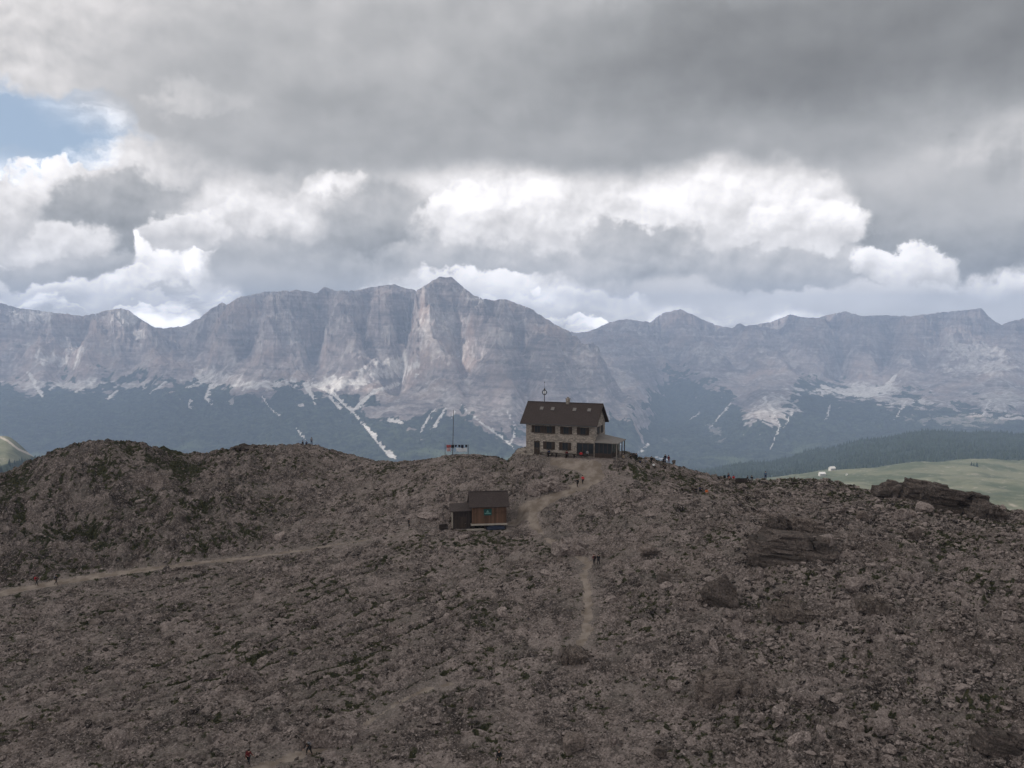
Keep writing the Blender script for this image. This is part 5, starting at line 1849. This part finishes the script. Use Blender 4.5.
# on the paths
pg(577.5, 487.5, 215, 'walk', DARK, BLACK, 'person in dark clothes walking up the path to the hut beside one in red', BLACK)
pg(582.8, 485.5, 205, 'walk', RED, BLACK, 'person in a bright red jacket walking up the path to the hut')
pg(594.2, 565, 200, 'walk', MAROON, DARK, 'person in maroon jacket on the path below the shed', DARK)
pg(598.4, 565.5, 160, 'walk', BLACK, BLACK, 'person in black right behind the one in maroon on the path', BLACK)
pg(36.5, 586, 90, 'walk', MAROON, BLACK, 'person in dark red jacket on the left track', RED)
pg(56.0, 585.5, 95, 'walk', BLACK, DARK, 'person in black with grey rucksack on the left track', GREY)
pg(248.5, 766, 60, 'walk', MAROON, BLACK, 'person in maroon jacket near the bottom left footpath', MAROON)
pg(309.0, 755.5, -25, 'stoop', BLACK, BLACK, 'person in black stooping with legs apart on the lower footpath', GREY)
pg(499.0, 771, 30, 'stand', BLACK, OLIVE, 'person in black at the bottom edge of the rocky slope', BLACK)
pg(409.0, 528, 80, 'stand', BLACK, BLACK, 'lone person in black standing left of the shed')
# on the hill at the left of the saddle
pg(311.6, 443.6, 20, 'stand', GREY, NAVY, 'person in pale grey jacket standing on the left hilltop', None, BLACK)
pg(303.0, 443.6, -40, 'sit', BLACK, DARK, 'person in black sitting low on the left hilltop, farther from the standing one', dz=-.35)
pg(306.5, 443.6, 30, 'sit', NAVY, BLACK, 'person in navy sitting next to the standing one on the left hilltop', dz=-.35)
# terrace by the veranda: seated and standing guests
for x_, y_, fc, ps, jc, tc, lb in [
    (5.6, 1.2, 20, 'sit', KHAKI, DARK, 'person in tan jacket sitting just outside the veranda posts'),
    (6.6, 3.6, -60, 'sit', BLACK, BLACK, 'person in black sitting on the terrace nearest to the last veranda post'),
    (7.5, 4.6, 150, 'stand', DARK, BLACK, 'person in dark clothes standing among the guests on the terrace'),
    (8.4, 3.8, 70, 'sit', NAVY, DARK, 'person in navy sitting in the middle of the terrace guests'),
    (9.5, 4.8, 200, 'sit', GREY, BLACK, 'person in grey jacket sitting on the terrace'),
    (10.6, 4.6, -30, 'stand', BLACK, DARK, 'person in black standing on the terrace beside a seated one in white'),
    (11.2, 3.6, 40, 'sit', WHITE, DARK, 'person in white shirt sitting on the terrace'),
    (12.9, 5.0, 90, 'sit', BLACK, NAVY, 'person in black sitting at the outer end of the terrace, facing right'),
    (13.5, 4.4, -90, 'sit', DARK, BLACK, 'person in dark brown sitting at the outer end of the terrace, facing the hut'),
]:
    p_ = hutp(x_, y_)
    person(p_, fc, ps, jc, tc, lb, dz=-.45 if ps == 'sit' else -.1)
for x_, y_, fc, jc, lb in [(-5.6, -0.62, -21, MAROON, 'person in maroon sitting on the bench against the hut front'), (-2.6, -0.62, -10, RED, 'person in bright red sitting in front of the glazed corner of the hut'),
                           (-1.0, -1.6, 160, GREY, 'person in grey by the corner of the hut'), (-9.4, -0.62, -30, NAVY, 'person in navy sitting on the bench by the door of the hut')]:
    person(hutp(x_, y_), fc, 'sit' if jc != GREY else 'stand', jc, DARK, lb)
# on the crest right of the hut
pg(665.2, 461.5, -30, 'stand', BLACK, NAVY, 'person in black standing close to one in red on the crest right of the terrace', BLACK)
pg(668.6, 462.0, 150, 'stand', MAROON, MAROON, 'person in dark red jacket and trousers on the crest right of the terrace')
pg(663.2, 461.5, 60, 'sit', DARK, BLACK, 'person in dark clothes sitting at the feet of the pair on the crest', dz=-.4)
pg(728.2, 477.2, 120, 'sit', NAVY, BLACK, 'person in navy sitting on the crest left of the dark bench', dz=-.1)
pg(733.5, 478.5, 0, 'sit', RED, DARK, 'person in red jacket sitting right beside the dark bench', dz=-.4)
pg(747.2, 479.6, 40, 'sit', BLACK, BLACK, 'smaller person in black sitting just right of the dark bench', scale=.8, dz=-.2)
pg(751.8, 480.0, -40, 'sit', BLACK, GREY, 'person in black with grey trousers sitting right of the dark bench', WHITE, dz=-.2)
pg(765.4, 481.0, 160, 'stand', BLUE, NAVY, 'person in blue standing alone on the crest, seen against the pasture')
pg(692.3, 491.5, 30, 'sit', DARK, BLACK, 'person in brown black sitting on the slope, first of three on the left', scale=.85, dz=-.3)
pg(696.0, 493.0, -30, 'sit', BLACK, BLACK, 'person in black sitting low on the slope between two others', BLACK, dz=-.35)
pg(699.6, 491.0, 60, 'sit', NAVY, BLACK, 'person in navy sitting on the slope next to one in orange', dz=-.3)
pg(706.4, 494.5, 10, 'sit', ORANGE, KHAKI, 'person in bright orange sitting on the stony slope', dz=-.25)


def bag(u, v, c, label):
    p_ = at_ground(u, v)
    o = lumpy('backpack', (.48, .38, .62), cloth_mat(c), u, 3, label, 'backpack', p_, 0.4, 0.14)
    return o


bag(724.6, 478.2, BLACK, 'black rucksack on the crest beside the seated person in navy')
bag(729.6, 479.4, (.22, .06, .04), 'rust red rucksack lying on the crest between two seated people')

# ================================================================== boulders and rock outcrops
from mathutils import noise as mnoise

_TREES = {}
def rock_material(name, mul, tint=(1, 1, 1), layered=0.0):
    m, t, b = mat(name, 0.95, 0.1)
    o = t.n.new('ShaderNodeTexCoord').outputs['Object']
    inf = t.n.new('ShaderNodeObjectInfo').outputs['Random']
    q = t.vm('ADD', o, t.comb(t.m('MULTIPLY', inf, 50.0), 0.0, 0.0))
    rc, f2, f3 = rock_colour(t, q, t.m('ADD', t.m('MULTIPLY', inf, 0.3), 0.45))
    if layered:
        ox, oy, oz = t.sep(o)
        ly = t.noise(t.comb(t.m('MULTIPLY', ox, 0.15), t.m('MULTIPLY', oy, 0.15), t.m('MULTIPLY', oz, 1.6)), 1.0, 4, 0.6)
        rc = t.mix(t.ramp(ly, 0.55, 0.42, 0, layered), rc, (0.06, 0.052, 0.047))
    rc = t.vm('MULTIPLY', rc, tuple(mul * c for c in tint))
    t.l.new(rc, b.inputs['Base Color'])
    bump(t, b, t.m('ADD', f2, f3), 0.8, 0.10)
    return m


RM = {'pale': rock_material('pale_rock', 1.3), 'grey': rock_material('grey_rock', 1.15), 'dark': rock_material('dark_rock', 0.55, (1, .98, .95), 0.6),
      'brown': rock_material('brown_rock', 0.85, (1.0, .98, .94), 0.25)}


def rock_mesh(name, dims, seed, kind, sub):
    """Angular rock: ball squared off, sides cut by planes, then weathered; 'slab' steps in beds, 'rib' is cut by steep grooves."""
    r = np.random.default_rng(seed)
    v, f = ico(sub)
    pw = {'block': 0.45, 'slab': 0.36, 'rib': 0.55, 'round': 0.8, 'brick': 0.30}[kind]
    v = np.sign(v) * np.abs(v) ** pw
    for _ in range({'block': 10, 'slab': 5, 'rib': 6, 'round': 8, 'brick': 4}[kind]):
        n_ = r.normal(size=3) * (1, 1, 0.8 if kind != 'slab' else 0.35)
        n_ /= np.linalg.norm(n_)
        c = r.uniform(0.48, 0.85) if kind != 'brick' else r.uniform(0.72, 1.05)
        d = v @ n_ - c
        v = v - np.where(d > 0, d * 0.95, 0)[:, None] * n_
    w3 = v * np.array(dims) / 2
    sc = 1.0 / max(0.25, min(dims) * 0.45)
    o = float(seed)
    ns = np.array([mnoise.fractal(Vector(p_ * sc) + Vector((o, 0, 0)), 1.0, 2.0, 4) for p_ in w3])
    ln = np.linalg.norm(v, axis=1, keepdims=True) + 1e-6
    w3 = w3 + (v / ln) * (ns * {'slab': 0.20, 'round': 0.11, 'brick': 0.26}.get(kind, 0.15) * min(dims))[:, None]
    if kind == 'slab':
        ph = w3[:, 2] / (dims[2] * 0.24) + 0.10 * ns + 0.05 * w3[:, 0] / dims[2]
        fr = ph - np.floor(ph)
        ins = 1 - 0.13 * np.exp(-((fr - 0.1) / 0.14) ** 2) - 0.10 * (rnd(np.floor(ph), np.zeros(len(ph)), seed) - 0.5)
        w3[:, :2] *= ins[:, None]
        jn = np.abs(((w3[:, 0] / dims[0] * 4.3 + o) + 0.2 * ns) % 1 - 0.5) * 2
        w3[:, 1] *= 1 - 0.10 * (jn < 0.12)
        w3[:, 2] += 0.09 * dims[2] * (rnd(np.floor(w3[:, 0] / dims[0] * 4.3 + o), np.zeros(len(ph)), seed) - 0.5) * (w3[:, 2] > 0)
    if kind == 'rib':
        ph = (w3[:, 0] + 0.5 * w3[:, 2]) / (dims[0] * 0.13) + ns
        g = np.abs((ph % 1) - 0.5) * 2
        w3[:, 2] -= 0.22 * dims[2] * g * (w3[:, 2] > 0)
        w3[:, 1] *= 1 - 0.12 * g
    return w3, f


def crag_mesh(dims, seed, kind, sub):
    """A broken outcrop: beds or upright blocks of jointed rock, each an angular piece, packed into one mass."""
    r = np.random.default_rng(seed)
    dx, dy, dz = dims
    V, Fc, n0 = [], [], 0

    def piece(c, d, rot, roll_):
        nonlocal n0
        w3, f = rock_mesh('', d, int(r.integers(1, 9999)), 'brick', sub)
        a, b2 = math.cos(roll_), math.sin(roll_)
        w3 = np.stack([w3[:, 0] * a + w3[:, 2] * b2, w3[:, 1], -w3[:, 0] * b2 + w3[:, 2] * a], -1)
        a, b2 = math.cos(rot), math.sin(rot)
        w3 = np.stack([w3[:, 0] * a - w3[:, 1] * b2, w3[:, 0] * b2 + w3[:, 1] * a, w3[:, 2]], -1)
        V.append(w3 + np.array(c))
        Fc.append(f + n0)
        n0 += len(w3)
    if kind == 'slab':
        nb = 3
        for k in range(nb):
            zc = dz * (-0.5 + (k + 0.5) / nb)
            half = dx * 0.5 * (1 - 0.10 * k - 0.06 * r.random())
            x = -half + dx * 0.03 * r.random()
            while x < half * 0.86:
                ln_ = min(dx * r.uniform(0.4, 0.75), half - x + dx * 0.1)
                piece((x + ln_ / 2, dy * r.uniform(-.07, .05) + dy * 0.05 * k, zc + dz * r.uniform(-.03, .03)), (ln_ * 1.12, dy * r.uniform(.85, 1.0), dz / nb * r.uniform(1.4, 1.7)), r.uniform(-.06, .06), r.uniform(-.05, .05))
                x += ln_
    else:
        x = -dx * 0.5
        while x < dx * 0.38:
            ln_ = dx * r.uniform(0.16, 0.30)
            t_ = abs((x + ln_ / 2) / (dx * 0.5))
            hgt = dz * (1.05 - 0.55 * t_ ** 1.5) * r.uniform(0.75, 1.05)
            for yy in (-0.2, 0.2):
                piece((x + ln_ / 2, dy * (yy + r.uniform(-.06, .06)), -dz * 0.5 + hgt * 0.45), (ln_ * 1.45, dy * r.uniform(.5, .75), hgt * (0.8 if yy < 0 else 1.05)), r.uniform(-.3, .3), r.uniform(0.05, 0.35))
            x += ln_ * 0.9
    return np.concatenate(V), np.concatenate(Fc)


n_rock = [0]


def boulder(u, v, wp, hp, kind, tone_, label, name='boulder', roll=0.0, rz=None, depth=0.8, sub=None, sink=0.15, lift=0.0):
    """u, v: middle of its foot in the picture; wp, hp: its width and height there."""
    n_rock[0] += 1
    sd = 1000 + n_rock[0] * 7
    p_ = at_ground(u, v)
    px = p_[1] / F
    w_, h_ = wp * px, hp * px
    sink = max(sink, 0.2)
    dims = (w_ * 1.1, w_ * depth, h_ * (1 + sink))
    if kind in ('slab', 'rib'):
        w3, f = crag_mesh(dims, sd, kind, 4 if wp > 30 else 3)
    else:
        w3, f = rock_mesh(name, dims, sd, kind, sub or (5 if wp > 30 else 4 if wp > 12 else 3))
    o = np_mesh(name, w3 + np.array([0, 0, dims[2] * 0.5 - h_ * sink]), f, RM[tone_])
    o.location = (float(p_[0]), float(p_[1] + dims[1] * 0.35), float(p_[2] + lift))
    rr = random.Random(sd)
    o.rotation_euler = (rr.uniform(-.1, .1) if kind != 'slab' else 0, R(roll), rr.uniform(-.5, .5) if rz is None else R(rz))
    return tag(o, label, 'rock outcrop' if name == 'rock_outcrop' else 'boulder')


B = boulder
# the big ones
B(791, 564, 76, 22, 'slab', 'dark', 'long dark bedded rock slab halfway up the right slope, lower of two', 'rock_outcrop', 4, -6, 0.5)
B(782, 541, 34, 28, 'rib', 'dark', 'dark pointed rock standing behind the long bedded slab', 'rock_outcrop', 14, 10, 0.6)
B(806, 541, 34, 17, 'slab', 'brown', 'low brown rock block leaning against the pointed rock above the slab', 'rock_outcrop', 10, 0, 0.6)
B(823, 552, 20, 18, 'block', 'grey', 'grey rock at the right end of the long bedded slab', 'rock_outcrop', 5)
B(719, 608, 40, 30, 'block', 'dark', 'big dark brown boulder leaning right in the middle of the right slope', 'boulder', 30, -14, 0.6)
B(724, 700, 44, 26, 'rib', 'brown', 'ribbed brown outcrop cut by slanting grooves on the lower right slope', 'rock_outcrop', -12, 12, 0.7)
B(575, 664, 26, 15, 'rib', 'brown', 'brown wedge shaped rock where the middle footpath ends', 'boulder', 14)
B(571, 756, 24, 18, 'block', 'brown', 'brown square rock at the bottom of the slope right of the person in black', 'boulder', 0)
B(893, 497, 26, 14, 'rib', 'dark', 'dark rounded knob at the left end of the crest outcrop', 'rock_outcrop', 0, 0, 0.8)
B(907, 492, 22, 11, 'rib', 'dark', 'highest dark knob of the crest outcrop', 'rock_outcrop', 0, 10, 0.8)
B(926, 500, 40, 15, 'slab', 'dark', 'dark bedded rock between the knobs and the long wall on the crest', 'rock_outcrop', 8, 0, 0.5)
B(955, 513, 58, 18, 'slab', 'dark', 'long dark layered rock wall on the right crest', 'rock_outcrop', 9, -4, 0.4)
B(991, 520, 34, 16, 'rib', 'dark', 'dark hump at the right end of the crest outcrop', 'rock_outcrop', 6, 0, 0.7)
B(974, 506, 14, 9, 'block', 'dark', 'small dark knob on top of the layered crest wall', 'rock_outcrop')
B(925, 514, 18, 10, 'block', 'grey', 'grey boulder lying against the front of the dark crest outcrop', 'boulder', 10)
B(905, 520, 18, 11, 'block', 'grey', 'smaller grey boulder under the left end of the crest outcrop', 'boulder')
B(917, 543, 18, 13, 'block', 'brown', 'reddish brown boulder on the open slope below the crest outcrop')
B(840, 516, 20, 7, 'block', 'pale', 'flat pale boulder up on the right slope near the pasture edge')
B(865, 522, 13, 10, 'block', 'brown', 'brownish boulder beside the flat pale one high on the right slope')
B(858, 592, 21, 16, 'round', 'grey', 'large rounded grey boulder on the right slope')
B(908, 583, 11, 10, 'block', 'grey', 'left of two grey lumps side by side on the right slope', 'boulder')
B(918, 583, 10, 10, 'round', 'grey', 'right of two grey lumps side by side on the right slope', 'boulder')
B(877, 613, 28, 13, 'rib', 'brown', 'large brown hump below the rounded grey boulder', 'rock_outcrop')
B(795, 620, 36, 13, 'rib', 'brown', 'broad brown rock hump below the long bedded slab', 'rock_outcrop', 4, 0, 0.9)
B(965, 617, 8, 11, 'block', 'pale', 'small upright pale boulder far right on the slope')
B(1009, 622, 16, 9, 'block', 'grey', 'grey boulder near the right edge of the picture')
B(887, 739, 26, 19, 'round', 'grey', 'big smooth grey boulder in the lower right corner area')
B(882, 724, 12, 9, 'block', 'grey', 'smaller grey boulder resting behind the big smooth one')
B(783, 728, 16, 22, 'block', 'pale', 'tall pale boulder standing on the lower right slope', 'boulder', -14)
B(803, 748, 24, 15, 'block', 'pale', 'broad pale boulder just below the tall pale one')
B(822, 742, 10, 15, 'block', 'pale', 'narrow pale boulder right of the broad pale one')
B(808, 707, 22, 8, 'slab', 'pale', 'flat pale rock shelf above the tall pale boulder', 'boulder', 8)
B(874, 636, 13, 13, 'block', 'grey', 'angular grey boulder below the large brown hump')
B(900, 642, 7, 6, 'round', 'pale', 'small round pale stone right of the angular grey boulder')
B(996, 657, 11, 10, 'block', 'pale', 'pale boulder close to the right edge')
B(951, 669, 10, 9, 'block', 'grey', 'reddish grey boulder on the far right slope')
B(1015, 685, 8, 5, 'block', 'pale', 'little white stone at the right edge of the picture')
B(891, 757, 15, 10, 'block', 'pale', 'pale boulder below the big smooth grey one')
B(959, 757, 10, 9, 'block', 'pale', 'pale boulder at the bottom right beside the dark ledge')
B(1010, 760, 60, 16, 'slab', 'dark', 'dark rock ledge running off the bottom right corner', 'rock_outcrop', 14, 0, 0.5)
B(703, 703, 17, 10, 'block', 'pale', 'pale boulder at the left foot of the ribbed outcrop')
B(675, 693, 14, 9, 'block', 'pale', 'pale boulder left of the ribbed outcrop')
B(760, 726, 9, 12, 'block', 'pale', 'pale upright stone right of the ribbed outcrop')
B(615, 747, 9, 9, 'round', 'pale', 'small pale boulder near the bottom right of the square brown rock')
B(662, 763, 15, 12, 'round', 'dark', 'dark round boulder at the bottom middle')
B(730, 619, 17, 10, 'round', 'pale', 'smooth pale boulder under the big leaning boulder')
B(748, 623, 12, 10, 'round', 'pale', 'pale boulder right of the smooth one under the big leaning boulder')
B(738, 634, 14, 12, 'block', 'grey', 'grey boulder below the two pale ones under the big leaning boulder')
B(650, 557, 19, 12, 'round', 'brown', 'rounded brown boulder right of the footpath bend')
B(607, 558, 13, 8, 'block', 'pale', 'pale tilted boulder right above the walkers in maroon and black', 'boulder', -25)
B(572, 556, 34, 15, 'rib', 'grey', 'rough grey outcrop above the footpath below the shed', 'rock_outcrop', 10, 0, 0.7)
B(548, 493, 36, 12, 'rib', 'grey', 'rough grey outcrop in the bend of the path below the hut', 'rock_outcrop', -5, 0, 0.6)
B(760, 580, 8, 14, 'block', 'pale', 'upright pale stone below the left end of the bedded slab')
B(716, 655, 9, 15, 'block', 'pale', 'long pale stone tilted on the slope above the ribbed outcrop', 'boulder', -20)
B(665, 583, 15, 8, 'block', 'dark', 'dark flat stone left of the big leaning boulder')
B(669, 591, 15, 6, 'block', 'pale', 'flat pale stone under the dark flat one')
B(661, 607, 9, 7, 'round', 'pale', 'small pale stone left of the big leaning boulder')
B(612, 604, 12, 7, 'round', 'grey', 'grey stone right beside the steep part of the footpath')
B(446, 624, 7, 10, 'block', 'grey', 'small upright grey stone on the middle slope')
B(503, 619, 11, 10, 'round', 'pale', 'pale stone on the middle slope right of the upright one')
B(280, 540, 10, 8, 'block', 'pale', 'pale boulder above the left track')
B(73, 717, 13, 11, 'block', 'grey', 'dark grey boulder in the lower left')
B(110, 750, 28, 17, 'round', 'grey', 'large rounded boulder at the bottom left')
B(240, 683, 24, 14, 'rib', 'grey', 'group of tilted grey slabs on the lower left slope', 'rock_outcrop', 20, 0, 0.5)
B(326, 747, 46, 28, 'rib', 'grey', 'wide rough outcrop beside the lower footpath', 'rock_outcrop', -6, 0, 0.7)
B(470, 710, 20, 13, 'block', 'grey', 'angular grey boulder below the end of the lower footpath')
B(432, 726, 18, 8, 'block', 'grey', 'low grey boulder on the bottom middle slope')
B(428, 521, 22, 6, 'block', 'pale', 'flat pale rock left of the shed')
B(464, 540, 11, 5, 'block', 'pale', 'pale stone on the turf below the shed')
B(451, 538, 8, 4, 'block', 'pale', 'small pale stone on the turf below the annex')
B(506, 537, 9, 4, 'block', 'pale', 'pale stone on the turf below the right end of the shed')
B(449, 502, 8, 9, 'block', 'pale', 'upright pale stone behind the shed annex')
B(743, 488, 9, 5, 'block', 'pale', 'pale stone right under the dark crest bench')
B(637, 502, 14, 12, 'block', 'grey', 'grey boulder on the slope right of the hut path')
B(618, 514, 9, 6, 'block', 'pale', 'pale stone on the slope right of the hut path')
B(243, 449.5, 17, 5, 'rib', 'dark', 'dark hump on the skyline of the left hill', 'rock_outcrop')
B(674, 464, 5, 4, 'round', 'dark', 'small dark rock on the crest right of the pair')
